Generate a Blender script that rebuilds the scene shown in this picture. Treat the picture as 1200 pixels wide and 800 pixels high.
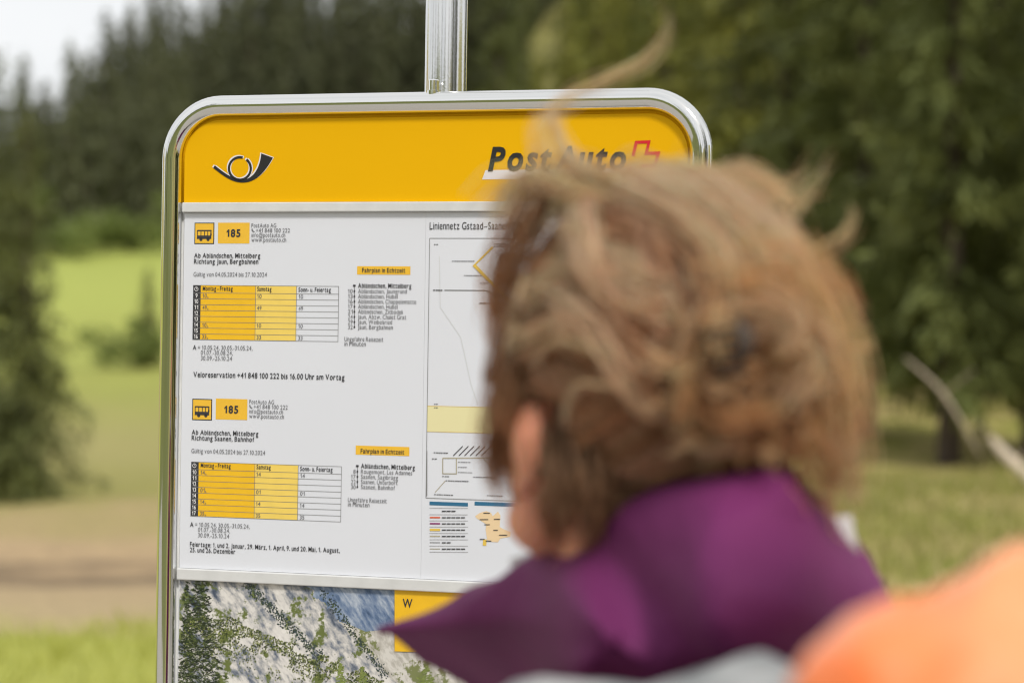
import bpy, bmesh, math, random
import numpy as np
from mathutils import Vector, Matrix

random.seed(7)
rng = np.random.default_rng(7)
R = math.radians
scene = bpy.context.scene
C = scene.collection
for o in list(bpy.data.objects):
    bpy.data.objects.remove(o)

# ------------------------------------------------------------------ camera
CAM = np.array([0.0, 0.0, 1.55]); ROLL = R(0.83); FPX = 85 / 36 * 1200
cam_d = bpy.data.cameras.new('camera'); cam = bpy.data.objects.new('camera', cam_d); C.objects.link(cam)
cam_d.lens = 85; cam_d.sensor_width = 36; cam_d.clip_start = 0.05; cam_d.clip_end = 6000
cam.matrix_world = Matrix.Translation(Vector(CAM)) @ Matrix.Rotation(R(90), 4, 'X') @ Matrix.Rotation(ROLL, 4, 'Z')
cam_d.dof.use_dof = True; cam_d.dof.focus_distance = 2.81; cam_d.dof.aperture_fstop = 4.0
cam_d.dof.aperture_blades = 9
scene.camera = cam

# ------------------------------------------------------------------ sky, sun, exposure
world = bpy.data.worlds.new('World'); scene.world = world; world.use_nodes = True
wn, wl = world.node_tree.nodes, world.node_tree.links
bg = wn['Background']; bg.inputs['Strength'].default_value = 0.1
SUN_EL, SUN_AZ = R(44), R(155)          # azimuth measured from +Y towards +X
sky = wn.new('ShaderNodeTexSky'); sky.sky_type = 'NISHITA'; sky.sun_disc = False
sky.sun_elevation = SUN_EL; sky.sun_rotation = SUN_AZ; sky.air_density = 1.0; sky.dust_density = 2.0
tc = wn.new('ShaderNodeTexCoord')
mp = wn.new('ShaderNodeMapping'); mp.inputs['Scale'].default_value = (1, 1, 2.5)
cn = wn.new('ShaderNodeTexNoise'); cn.inputs['Scale'].default_value = 2.2; cn.inputs['Detail'].default_value = 5
cr = wn.new('ShaderNodeValToRGB')
cr.color_ramp.elements[0].position = 0.3; cr.color_ramp.elements[0].color = (6.6, 6.75, 6.9, 1)
cr.color_ramp.elements[1].position = 0.72; cr.color_ramp.elements[1].color = (8.4, 8.4, 8.4, 1)
mx = wn.new('ShaderNodeMixRGB'); mx.inputs[0].default_value = 0.93      # a closed bright cloud cover
wl.new(tc.outputs['Generated'], mp.inputs['Vector']); wl.new(mp.outputs['Vector'], cn.inputs['Vector'])
wl.new(cn.outputs['Fac'], cr.inputs['Fac']); wl.new(sky.outputs['Color'], mx.inputs[1]); wl.new(cr.outputs['Color'], mx.inputs[2])
wl.new(mx.outputs[0], bg.inputs['Color'])
sun_d = bpy.data.lights.new('sun', 'SUN'); sun = bpy.data.objects.new('sun', sun_d); C.objects.link(sun)
sun_d.energy = 2.1; sun_d.angle = R(10); sun_d.color = (1, 0.965, 0.91)
sdir = Vector((math.sin(SUN_AZ) * math.cos(SUN_EL), math.cos(SUN_AZ) * math.cos(SUN_EL), math.sin(SUN_EL)))
sun.rotation_euler = sdir.to_track_quat('Z', 'Y').to_euler(); sun.location = (0, 0, 60)
vs = scene.view_settings
vs.view_transform = 'Standard'; vs.look = 'None'; vs.gamma = 1; vs.use_curve_mapping = False; vs.exposure = 0.33
scene.render.engine = 'CYCLES'; scene.cycles.filter_width = 1.15

# ------------------------------------------------------------------ helpers
XC = np.array([math.cos(ROLL), 0, math.sin(ROLL)]); YC = np.array([-math.sin(ROLL), 0, math.cos(ROLL)])
def ray(x, y): return (x - 600) / FPX * XC - (y - 400) / FPX * YC + np.array([0, 1.0, 0])
def W(x, y, d): return CAM + ray(x, y) * d

def tag(o, label=None, cat=None, group=None, kind=None):
    if label: o['label'] = label
    if cat: o['category'] = cat
    if group: o['group'] = group
    if kind: o['kind'] = kind
    return o
def link(o, parent=None):
    C.objects.link(o)
    if parent: o.parent = parent
    return o
def empty(name, loc=(0, 0, 0), rz=0):
    o = bpy.data.objects.new(name, None); o.empty_display_size = 0.2
    o.location = loc; o.rotation_euler = (0, 0, rz); return link(o)
def mesh_obj(name, verts, faces, mat, parent=None, smooth=False):
    me = bpy.data.meshes.new(name); me.from_pydata([tuple(map(float, v)) for v in verts], [], faces)
    if smooth: me.polygons.foreach_set('use_smooth', [True] * len(me.polygons))
    me.materials.append(mat); me.update()
    return link(bpy.data.objects.new(name, me), parent)
def big_mesh(name, V, Fc, mat, n=4, col=None, smooth=False):
    me = bpy.data.meshes.new(name); V = np.asarray(V, np.float32); Fc = np.asarray(Fc, np.int32)
    me.vertices.add(len(V)); me.vertices.foreach_set('co', V.ravel())
    me.loops.add(Fc.size); me.loops.foreach_set('vertex_index', Fc.ravel())
    me.polygons.add(len(Fc)); me.polygons.foreach_set('loop_start', np.arange(0, Fc.size, n, dtype=np.int32))
    me.polygons.foreach_set('loop_total', np.full(len(Fc), n, np.int32))
    if smooth: me.polygons.foreach_set('use_smooth', np.ones(len(Fc), bool))
    if col is not None:
        a = me.color_attributes.new('tint', 'FLOAT_COLOR', 'POINT')
        c4 = np.ones((len(V), 4), np.float32); c4[:, :3] = col; a.data.foreach_set('color', c4.ravel())
    me.materials.append(mat); me.update(calc_edges=True); me.validate()
    return me

def mat(name, col, rough=0.6, metal=0.0, var=0.0, vscale=8.0, col2=None, bump=0.0, bscale=60.0, spec=0.5, attr=False, coat=0, sheen=0, trans=0):
    m = bpy.data.materials.new(name); m.use_nodes = True
    n, l = m.node_tree.nodes, m.node_tree.links
    b = n['Principled BSDF']; b.inputs['Roughness'].default_value = rough; b.inputs['Metallic'].default_value = metal
    b.inputs['Base Color'].default_value = (*col, 1); b.inputs['Specular IOR Level'].default_value = spec
    b.inputs['Coat Weight'].default_value = coat
    b.inputs['Sheen Weight'].default_value = sheen
    t = n.new('ShaderNodeTexCoord')
    src = None
    if attr:
        a = n.new('ShaderNodeVertexColor'); a.layer_name = 'tint'; src = a.outputs['Color']; l.new(src, b.inputs['Base Color'])
    if var or col2:
        z = n.new('ShaderNodeTexNoise'); z.inputs['Scale'].default_value = vscale; z.inputs['Detail'].default_value = 6
        l.new(t.outputs['Object'], z.inputs['Vector'])
        r = n.new('ShaderNodeValToRGB'); c2 = col2 or tuple(min(1, c * (1 + var)) for c in col)
        c1 = col if col2 else tuple(c * (1 - var) for c in col)
        r.color_ramp.elements[0].position = 0.32; r.color_ramp.elements[1].position = 0.68
        r.color_ramp.elements[0].color = (*c1, 1); r.color_ramp.elements[1].color = (*c2, 1)
        l.new(z.outputs['Fac'], r.inputs['Fac'])
        if src:
            q = n.new('ShaderNodeMixRGB'); q.blend_type = 'MULTIPLY'; q.inputs[0].default_value = 1
            l.new(src, q.inputs[1]); l.new(r.outputs['Color'], q.inputs[2]); l.new(q.outputs[0], b.inputs['Base Color'])
        else: l.new(r.outputs['Color'], b.inputs['Base Color'])
    if bump:
        z = n.new('ShaderNodeTexNoise'); z.inputs['Scale'].default_value = bscale; z.inputs['Detail'].default_value = 5
        l.new(t.outputs['Object'], z.inputs['Vector'])
        u = n.new('ShaderNodeBump'); u.inputs['Strength'].default_value = bump; u.inputs['Distance'].default_value = 0.01
        l.new(z.outputs['Fac'], u.inputs['Height']); l.new(u.outputs['Normal'], b.inputs['Normal'])
    if trans:
        out = n['Material Output']; ts = n.new('ShaderNodeBsdfTranslucent'); ms = n.new('ShaderNodeMixShader'); ms.inputs[0].default_value = trans
        if b.inputs['Base Color'].is_linked: l.new(b.inputs['Base Color'].links[0].from_socket, ts.inputs['Color'])
        else: ts.inputs['Color'].default_value = (*col, 1)
        l.new(b.outputs[0], ms.inputs[1]); l.new(ts.outputs[0], ms.inputs[2]); l.new(ms.outputs[0], out.inputs['Surface'])
    return m

def box(x0, x1, y0, y1, z0, z1):
    v = [(x, y, z) for z in (z0, z1) for y in (y0, y1) for x in (x0, x1)]
    return v, [(0, 2, 3, 1), (4, 5, 7, 6), (0, 1, 5, 4), (2, 6, 7, 3), (0, 4, 6, 2), (1, 3, 7, 5)]
def sweep(path, rad, seg=12, closed=False, flat=None):
    """tube round a list of points; rad scalar or list"""
    P = [np.array(p, float) for p in path]; n = len(P); V = []; Fs = []
    rads = rad if hasattr(rad, '__len__') else [rad] * n
    up = np.array([0, 0, 1.0]); prev = None
    for i in range(n):
        a = P[(i - 1) % n] if (closed or i > 0) else P[i]; b = P[(i + 1) % n] if (closed or i < n - 1) else P[i]
        t = b - a; t = t / (np.linalg.norm(t) + 1e-12)
        if prev is None:
            ref = up if abs(t[2]) < 0.9 else np.array([0, 1.0, 0]); u = np.cross(t, ref)
        else: u = prev - t * np.dot(prev, t)
        u = u / (np.linalg.norm(u) + 1e-12); prev = u; w = np.cross(t, u)
        for k in range(seg):
            q = 2 * math.pi * k / seg; V.append(P[i] + rads[i] * (math.cos(q) * u + math.sin(q) * w))
    m = n if closed else n - 1
    for i in range(m):
        for k in range(seg):
            a = i * seg + k; b = i * seg + (k + 1) % seg; c = ((i + 1) % n) * seg + (k + 1) % seg; d = ((i + 1) % n) * seg + k
            Fs.append((a, b, c, d))
    if not closed:
        Fs.append(tuple(range(seg))[::-1]); Fs.append(tuple((n - 1) * seg + k for k in range(seg)))
    return V, Fs

def vnoise(x, y, seed=0):
    """smooth value noise on numpy arrays"""
    x = np.asarray(x, float); y = np.asarray(y, float)
    xi = np.floor(x); yi = np.floor(y); fx = x - xi; fy = y - yi; fx = fx * fx * (3 - 2 * fx); fy = fy * fy * (3 - 2 * fy)
    def h(a, b):
        s = np.sin(a * 127.1 + b * 311.7 + seed * 74.7) * 43758.5453; return s - np.floor(s)
    return (h(xi, yi) * (1 - fx) + h(xi + 1, yi) * fx) * (1 - fy) + (h(xi, yi + 1) * (1 - fx) + h(xi + 1, yi + 1) * fx) * fy

# ------------------------------------------------------------------ materials
M = {}
M['chrome'] = mat('polished_steel', (0.82, 0.82, 0.80), 0.06, 1.0)
M['steel'] = mat('brushed_steel', (0.74, 0.74, 0.73), 0.15, 1.0, bump=0.02, bscale=400)
M['alu'] = mat('aluminium_rail', (0.70, 0.70, 0.69), 0.42, 0.15, var=0.05, vscale=40)
M['dark'] = mat('dark_backing', (0.05, 0.05, 0.05), 0.6, var=0.2)
M['yellow'] = mat('yellow_enamel', (0.80, 0.43, 0.0005), 0.5, var=0.015, vscale=5, spec=0.12)
M['paper'] = mat('white_print_paper', (0.715, 0.73, 0.775), 0.3, var=0.012, vscale=6, spec=0.35)
M['p_yellow'] = mat('print_deep_yellow', (0.86, 0.50, 0.015), 0.4, var=0.03, vscale=60)
M['p_pale'] = mat('print_pale_yellow', (0.87, 0.63, 0.13), 0.4, var=0.03, vscale=60)
M['p_lemon'] = mat('print_lemon', (0.78, 0.72, 0.40), 0.4, var=0.02)
M['p_badge'] = mat('print_badge_yellow', (0.85, 0.50, 0.04), 0.4, var=0.03, vscale=60)
M['ink'] = mat('print_black_ink', (0.035, 0.035, 0.04), 0.45, var=0.1)
M['ink_soft'] = mat('print_grey_ink', (0.13, 0.13, 0.14), 0.45, var=0.1)
M['ink_line'] = mat('print_thin_line', (0.22, 0.22, 0.22), 0.45, var=0.1)
M['p_white'] = mat('print_white', (0.80, 0.79, 0.79), 0.4, var=0.02)
M['logo_white'] = mat('foil_white', (0.78, 0.74, 0.74), 0.35, var=0.02)
M['logo_black'] = mat('foil_black', (0.018, 0.018, 0.018), 0.4, var=0.1)
M['red'] = mat('foil_red', (0.62, 0.012, 0.02), 0.4, var=0.05)
M['p_blue'] = mat('print_petrol_blue', (0.03, 0.15, 0.27), 0.4, var=0.05)
M['p_orange'] = mat('print_orange_red', (0.72, 0.13, 0.05), 0.4, var=0.05)
M['p_purple'] = mat('print_purple', (0.26, 0.03, 0.16), 0.4, var=0.05)
M['p_gold'] = mat('print_gold', (0.76, 0.52, 0.09), 0.4, var=0.05)
M['p_beige'] = mat('print_beige', (0.80, 0.60, 0.36), 0.4, var=0.04)
M['p_tan'] = mat('print_tan_line', (0.42, 0.38, 0.27), 0.4, var=0.05)
M['photo'] = mat('poster_photo_ink', (1, 1, 1), 0.35, attr=True, var=0.12, vscale=160)
M['purple'] = mat('purple_softshell', (0.150, 0.019, 0.103), 0.75, var=0.12, vscale=9, bump=0.25, bscale=90, spec=0.3)
M['orange'] = mat('orange_nylon', (0.90, 0.20, 0.045), 0.5, col2=(0.93, 0.42, 0.20), vscale=9, bump=0.8, bscale=18, sheen=0.4, spec=0.35)
M['skin'] = mat('skin', (0.72, 0.30, 0.18), 0.5, var=0.1, vscale=30, bump=0.1, bscale=200)
M['skin'].node_tree.nodes['Principled BSDF'].inputs['Subsurface Weight'].default_value = 0.6
M['skin'].node_tree.nodes['Principled BSDF'].inputs['Subsurface Radius'].default_value = (0.03, 0.007, 0.003)
M['hair'] = mat('hair', (1, 1, 1), 0.38, attr=True, spec=0.4, trans=0.55)
M['scalp'] = mat('hair_undercoat', (0.10, 0.062, 0.036), 0.7, var=0.35, vscale=25, bump=0.6, bscale=80)
M['clip'] = mat('hair_clip_plastic', (0.10, 0.08, 0.065), 0.6, var=0.2, spec=0.15)
M['eye'] = mat('eye_white', (0.8, 0.78, 0.75), 0.15, var=0.02)
M['iris'] = mat('iris', (0.10, 0.07, 0.04), 0.2, var=0.2)
M['lip'] = mat('lips', (0.42, 0.13, 0.11), 0.45, var=0.1)
M['collar'] = mat('pale_fleece', (0.56, 0.53, 0.53), 0.85, var=0.1, vscale=60, bump=0.4, bscale=120)
M['trouser'] = mat('grey_trekking_cloth', (0.075, 0.08, 0.085), 0.75, var=0.15, vscale=20, bump=0.25)
M['shoe'] = mat('brown_boot_leather', (0.12, 0.07, 0.04), 0.6, var=0.25, vscale=30, bump=0.3)
M['pack'] = mat('pale_grey_pack_cloth', (0.46, 0.47, 0.46), 0.7, col2=(0.09, 0.11, 0.115), vscale=20, bump=0.3)
M['pack_dark'] = mat('dark_pack_webbing', (0.06, 0.065, 0.07), 0.7, var=0.2)
M['bark'] = mat('spruce_bark', (0.075, 0.055, 0.042), 0.9, var=0.4, vscale=6, bump=0.8, bscale=20)
M['wood'] = mat('bleached_wood', (0.76, 0.62, 0.46), 0.8, var=0.25, vscale=10, bump=0.5, bscale=30)
M['dead_wood'] = mat('weathered_dead_wood', (0.40, 0.32, 0.23), 0.85, var=0.3, vscale=12, bump=0.5, bscale=30)
M['stone'] = mat('gravel_stone', (0.30, 0.28, 0.25), 0.9, var=0.3, vscale=20, bump=0.5)
def leaf_mat(name, a, b):
    m = mat(name, a, 0.6, col2=b, vscale=0.9, spec=0.25, trans=0.35); return m
M['needle_dark'] = leaf_mat('spruce_needles_dark', (0.10, 0.115, 0.043), (0.20, 0.22, 0.070))
M['needle_mid'] = leaf_mat('spruce_needles_mid', (0.135, 0.16, 0.052), (0.25, 0.275, 0.09))
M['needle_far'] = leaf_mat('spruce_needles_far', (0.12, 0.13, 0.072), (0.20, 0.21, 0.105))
M['needle_olive'] = leaf_mat('young_spruce_needles', (0.22, 0.23, 0.05), (0.36, 0.35, 0.08))
M['leaf_fresh'] = leaf_mat('shrub_leaves', (0.13, 0.17, 0.04), (0.22, 0.26, 0.08))
M['grass'] = mat('grass_blades', (1, 1, 1), 0.6, attr=True, spec=0.2, trans=0.3)

# ground: mown green, bare soil bank, dry meadow and far bright meadow, by place
def ground_material():
    m = bpy.data.materials.new('meadow_ground'); m.use_nodes = True; n, l = m.node_tree.nodes, m.node_tree.links
    b = n['Principled BSDF']; b.inputs['Roughness'].default_value = 0.9; b.inputs['Specular IOR Level'].default_value = 0.15
    t = n.new('ShaderNodeTexCoord'); s = n.new('ShaderNodeSeparateXYZ'); l.new(t.outputs['Object'], s.inputs[0])
    def math_(op, a, c):
        q = n.new('ShaderNodeMath'); q.operation = op
        for i, v in enumerate((a, c)):
            if isinstance(v, (int, float)): q.inputs[i].default_value = v
            else: l.new(v, q.inputs[i])
        return q.outputs[0]
    def noise(sc, det=6, rough=0.55):
        z = n.new('ShaderNodeTexNoise'); z.inputs['Scale'].default_value = sc; z.inputs['Detail'].default_value = det; z.inputs['Roughness'].default_value = rough
        l.new(t.outputs['Object'], z.inputs['Vector']); return z.outputs['Fac']
    # log distance so that the bands have room in the ramp
    wob = math_('MULTIPLY', math_('SUBTRACT', noise(0.16), 0.5), 0.62)
    wob = math_('ADD', wob, math_('MULTIPLY', math_('SUBTRACT', noise(0.9), 0.5), 0.42))
    lg = math_('ADD', math_('LOGARITHM', math_('MAXIMUM', s.outputs['Y'], 2.0), 2.0), wob)   # log2(y)
    f = math_('DIVIDE', lg, 9.0)
    def ramp(fac, stops):
        r = n.new('ShaderNodeValToRGB'); e = r.color_ramp.elements
        while len(e) < len(stops): e.new(0.5)
        for k, (p, c) in enumerate(stops): e[k].position = p; e[k].color = (*c, 1)
        l.new(fac, r.inputs['Fac']); return r.outputs['Color']
    L2 = lambda d: math.log2(d) / 9.0
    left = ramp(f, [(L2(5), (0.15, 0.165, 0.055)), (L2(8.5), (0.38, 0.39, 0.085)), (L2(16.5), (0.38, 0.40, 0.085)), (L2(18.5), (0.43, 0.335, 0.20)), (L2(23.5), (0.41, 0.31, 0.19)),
                    (L2(25.5), (0.15, 0.11, 0.075)), (L2(28), (0.44, 0.32, 0.195)), (L2(38), (0.39, 0.305, 0.16)), (L2(46), (0.30, 0.285, 0.09)), (L2(75), (0.34, 0.31, 0.125)),  # dark stop: shadow line of a small bank step put into the colour
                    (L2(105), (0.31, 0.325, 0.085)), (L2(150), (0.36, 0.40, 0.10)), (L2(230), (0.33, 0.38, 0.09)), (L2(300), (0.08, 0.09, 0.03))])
    right = ramp(noise(0.55, 8, 0.65), [(0.30, (0.17, 0.19, 0.036)), (0.46, (0.27, 0.26, 0.065)), (0.58, (0.42, 0.34, 0.15)), (0.70, (0.20, 0.225, 0.04))])
    mk = n.new('ShaderNodeMapRange'); mk.inputs[1].default_value = -1.5; mk.inputs[2].default_value = 1.0; l.new(s.outputs['X'], mk.inputs[0])
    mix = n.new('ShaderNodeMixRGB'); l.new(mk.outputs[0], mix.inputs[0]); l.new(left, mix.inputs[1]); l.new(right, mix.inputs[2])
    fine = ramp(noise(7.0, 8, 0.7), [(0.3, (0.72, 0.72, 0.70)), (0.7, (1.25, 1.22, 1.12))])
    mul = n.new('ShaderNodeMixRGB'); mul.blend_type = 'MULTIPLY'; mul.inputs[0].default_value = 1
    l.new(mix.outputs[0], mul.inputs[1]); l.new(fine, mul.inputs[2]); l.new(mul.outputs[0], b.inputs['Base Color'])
    u = n.new('ShaderNodeBump'); u.inputs['Strength'].default_value = 0.6; u.inputs['Distance'].default_value = 0.05
    l.new(noise(9.0, 8, 0.7), u.inputs['Height']); l.new(u.outputs['Normal'], b.inputs['Normal'])
    return m

# ------------------------------------------------------------------ terrain
LP = np.array([(-4000, 0), (0, 0), (6, 0), (13, -.30), (20, -.72), (35, -1.42), (45, -1.63), (80, -1.85), (120, -.2), (200, 8.6), (260, 17), (350, 34), (420, 40), (600, 38), (4500, 0)], float)
RP = np.array([(-4000, 0), (0, 0), (6, .04), (12, .24), (25, .10), (40, -.30), (50, .1), (70, 3), (110, 13), (160, 27), (300, 60), (450, 70), (700, 70), (4500, 30)], float)
def smooth_interp(y, T):
    v = 0
    for k, w in ((-0.08, .25), (0, .5), (0.08, .25)): v = v + w * np.interp(y * (1 + k), T[:, 0], T[:, 1])
    return v
def terrain(x, y):
    x = np.asarray(x, float); y = np.asarray(y, float); yy = np.maximum(y, 1.0); u = x / np.maximum(yy, 8)
    zl = smooth_interp(y, LP); zr = smooth_interp(y, RP)
    g = np.interp(u, [-0.6, -0.215, -0.18, -0.155, -0.1, 0.1], [0.02, 0.10, 0.52, 0.85, 1.12, 1.2])
    zl = np.where(zl > 8.6, 8.6 + (zl - 8.6) * g, zl)
    k = np.clip((u + 0.05) / 0.13, 0, 1); k = k * k * (3 - 2 * k)
    z = zl * (1 - k) + zr * k
    r = np.hypot(x, y); an = np.abs(np.degrees(np.arctan2(x, y))); wb = np.clip((an - 20) / 30, 0, 1); wb = wb * wb * (3 - 2 * wb)
    z = z * (1 - wb * np.clip((r - 14) / 30, 0, 1)) + wb * np.clip((r - 13) * (.03 + .24 * vnoise(an * .07 * np.sign(x) + 40, 0 * x, 12)) + 3 * (vnoise(x * .05, y * .05, 8) - .5), 0, 70) * np.clip((r - 13) / 8, 0, 1)  # unseen slopes beside and behind the viewer, shaped for the chrome reflections
    b = np.clip((y - 5) / 25, 0, 1)
    return z + b * (vnoise(x * .16, y * .16, 1) - .5) * .35 + np.clip((np.hypot(x, y) - 6) / 10, 0, 1) * (vnoise(x * .9, y * .9, 2) - .5) * .08

def axis(lim, near, step, growth):
    a = [0.0]; st = step
    while a[-1] < lim:
        if a[-1] > near: st *= growth
        a.append(a[-1] + st)
    return np.array(a)
px = axis(2500, 9, 0.5, 1.07); gx = np.concatenate([-px[:0:-1], px])
py = axis(4000, 45, 0.55, 1.05); ny = axis(600, 6, 0.7, 1.14); gy = np.concatenate([-ny[:0:-1], py])
GX, GY = np.meshgrid(gx, gy); GZ = terrain(GX, GY)
nx = len(gx); idx = np.arange(len(gy) * nx).reshape(len(gy), nx)
gf = np.stack([idx[:-1, :-1], idx[:-1, 1:], idx[1:, 1:], idx[1:, :-1]], -1).reshape(-1, 4)
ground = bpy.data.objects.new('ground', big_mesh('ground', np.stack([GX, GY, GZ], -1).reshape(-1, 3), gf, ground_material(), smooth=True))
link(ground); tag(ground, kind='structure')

def ground_z(x, y):
    """height of the built sheet itself (bilinear on its grid)"""
    i = int(np.clip(np.searchsorted(gx, x) - 1, 0, nx - 2)); j = int(np.clip(np.searchsorted(gy, y) - 1, 0, len(gy) - 2))
    a = (x - gx[i]) / (gx[i + 1] - gx[i]); b = (y - gy[j]) / (gy[j + 1] - gy[j])
    return float((GZ[j, i] * (1 - a) + GZ[j, i + 1] * a) * (1 - b) + (GZ[j + 1, i] * (1 - a) + GZ[j + 1, i + 1] * a) * b)

# gravel lay-by under the waiting hikers
pv, pf = [], []; NG = 40
for i in range(NG + 1):
    x = -15 + 30 * i / NG
    for j, y in enumerate(np.linspace(-4.5, 4.6, 9)):
        e = 0.25 * math.sin(x * 1.7) + 0.15 * math.sin(x * 4.1)
        yy = y + (e if j in (0, 8) else 0); pv.append((x, yy, ground_z(x, yy) + 0.012 + .02 * max(0, abs(x) - 6) / 9))
for i in range(NG):
    for j in range(8):
        a = i * 9 + j; pf.append((a, a + 9, a + 10, a + 1))
tag(mesh_obj('gravel_verge', pv, pf, mat('gravel', (0.27, 0.25, 0.22), 0.9, col2=(0.46, 0.43, 0.39), vscale=70, bump=0.8, bscale=90), smooth=True), kind='structure')

# ------------------------------------------------------------------ the bus stop board
YAW = R(17.6); ES = np.array([math.cos(YAW), -math.sin(YAW), 0]); NB = np.array([-math.sin(YAW), -math.cos(YAW), 0])
O0 = W(503, 460, 2.77)
def bp(x, y):
    """board coordinates (s along the board, z height) of a measured print position"""
    r = ray(x, y); lam = np.dot(O0 - CAM, NB) / np.dot(r, NB); P = CAM + r * lam
    return float(np.dot(P - O0, ES)), float(P[2])
stop = empty('bus_stop_sign', (O0[0], O0[1], 0), -YAW)
tag(stop, 'chrome framed bus stop board with yellow header, white timetables and mountain poster', 'bus stop sign')
# local x = along the board, local y = behind it, local z = up
S_L = bp(190, 300)[0]; S_R = bp(834.5, 215)[0]; Z_T = (bp(300, 112.5)[1] + bp(760, 102)[1]) / 2; Z_B = 0.55
RT = 0.0125
def rrect(s0, s1, z0, z1, r, n=10, bottom_r=None):
    P = []; rb = r if bottom_r is None else bottom_r
    for cx, cz, a0, rr in ((s0 + rb, z0 + rb, 180, rb), (s1 - rb, z0 + rb, 270, rb), (s1 - r, z1 - r, 0, r), (s0 + r, z1 - r, 90, r)):
        if rr < 1e-6: P.append((cx, cz)); continue
        for k in range(n + 1):
            a = R(a0 + 90 * k / n); P.append((cx + rr * math.cos(a), cz + rr * math.sin(a)))
    return P
path = [(s, 0, z) for s, z in rrect(S_L + RT, S_R - RT, Z_B, Z_T - RT, 0.062, 14)]
v, f = sweep(path, RT, 24, closed=True); mesh_obj('frame_tube', v, f, M['chrome'], stop, True)
# inner lip of the frame: a thin polished channel between tube and panels
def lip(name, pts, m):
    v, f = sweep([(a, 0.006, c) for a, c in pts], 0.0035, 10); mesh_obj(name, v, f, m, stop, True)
z_h0 = (bp(225, 238)[1] + bp(560, 236)[1]) / 2
LPth = rrect(S_L + 0.0265, S_R - 0.0265, Z_B + 0.0145, Z_T - 0.0265, 0.048, 14)
up_ = [p for p in LPth if p[1] > z_h0 + .01]; dn_ = [p for p in LPth if p[1] < z_h0 - .01]
lip('header_lip', [(S_R - .0265, z_h0)] + up_ + [(S_L + .0265, z_h0)], M['yellow']); lip('inner_lip', [(S_L + .0265, z_h0 - .001)] + dn_ + [(S_R - .0265, z_h0 - .001)], M['alu'])  # yellow upper part: the header's reflection put into the lip colour
def plate(name, outline, y0, y1, m, parent):
    n = len(outline); V = [(s, y0, z) for s, z in outline] + [(s, y1, z) for s, z in outline]
    F = [tuple(range(n)), tuple(range(2 * n - 1, n - 1, -1))] + [(i, i + n, (i + 1) % n + n, (i + 1) % n) for i in range(n)]
    return mesh_obj(name, V, F, m, parent)
plate('backing_plate', rrect(S_L + 0.014, S_R - 0.014, Z_B + 0.016, Z_T - 0.014, 0.050), 0.010, 0.016, M['dark'], stop)
SI0, SI1 = S_L + 0.0275, S_R - 0.0275
z_h0 = (bp(225, 238)[1] + bp(560, 236)[1]) / 2; z_s0 = (bp(225, 250)[1] + bp(560, 247)[1]) / 2
z_r1 = (bp(215, 666)[1] + bp(500, 677.5)[1]) / 2; z_r0 = (bp(215, 679.5)[1] + bp(500, 691)[1]) / 2
header = plate('header_panel', rrect(SI0, SI1, z_h0 + .0005, Z_T - 0.0285, 0.046, 10, 0.0), 0.0, 0.006, M['yellow'], stop)
def rail(z0, z1):
    v, f = box(SI0, SI1, -0.006, 0.006, z0, z1); o = mesh_obj('aluminium_rail', v, f, M['alu'], stop)
    b = o.modifiers.new('bevel', 'BEVEL'); b.width = 0.0012; b.segments = 2; return o
rail(z_s0, z_h0); rail(z_r0, z_r1); rail(Z_B + 0.0185, Z_B + 0.034)
S_D = (bp(503, 265)[0] + bp(497, 665)[0]) / 2 - 0.004
def sheet(name, s0, s1, z0, z1):
    v, f = box(s0, s1, 0.0, 0.004, z0, z1); return mesh_obj(name, v, f, M['paper'], stop)
tt = sheet('timetable_sheet', SI0 + .001, S_D - .0001, z_r1 + .0004, z_s0 - .0004)
net = sheet('network_map_sheet', S_D + .0001, SI1 - .001, z_r1 + .0004, z_s0 - .0004)
poster = sheet('mountain_poster', SI0 + .001, SI1 - .001, Z_B + 0.0345, z_r0 - .0004)

# pole, clamps and bolt
PS = bp(508, 100)[0]
pole_s = bp(520, 60)[0] - 0.012
v, f = sweep([(pole_s, 0.043, z) for z in (-0.3, 0.6, 1.8, 3.0)], 0.0245, 32); mesh_obj('pole', v, f, M['steel'], stop, True)
v, f = sweep([(pole_s, 0.043, 3.0), (pole_s, 0.043, 3.004), (pole_s, 0.043, 3.012)], [0.0255, 0.0255, 0.018], 24); mesh_obj('pole_cap', v, f, M['dark'], stop, True)
for zc in (0.75, 1.72):
    v, f = sweep([(pole_s, 0.043, zc - .02), (pole_s, 0.043, zc + .02)], 0.0275, 24); k = mesh_obj('clamp', v, f, M['steel'], stop, False)
    v, f = box(pole_s - .04, pole_s + .04, 0.0162, 0.022, zc - .018, zc + .018); mesh_obj('bracket', v, f, M['steel'], k)
zt = Z_T - 0.002
v, f = sweep([(PS, 0, zt - .004), (PS, 0, zt + .003), (PS, 0, zt + .0035), (PS, 0, zt + .0145), (PS, 0, zt + .016), (PS, 0, zt + .016)],
             [.0088, .0088, .0066, .0066, .0052, .0001], 20); mesh_obj('bolt', v, f, M['chrome'], stop, False)

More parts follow.
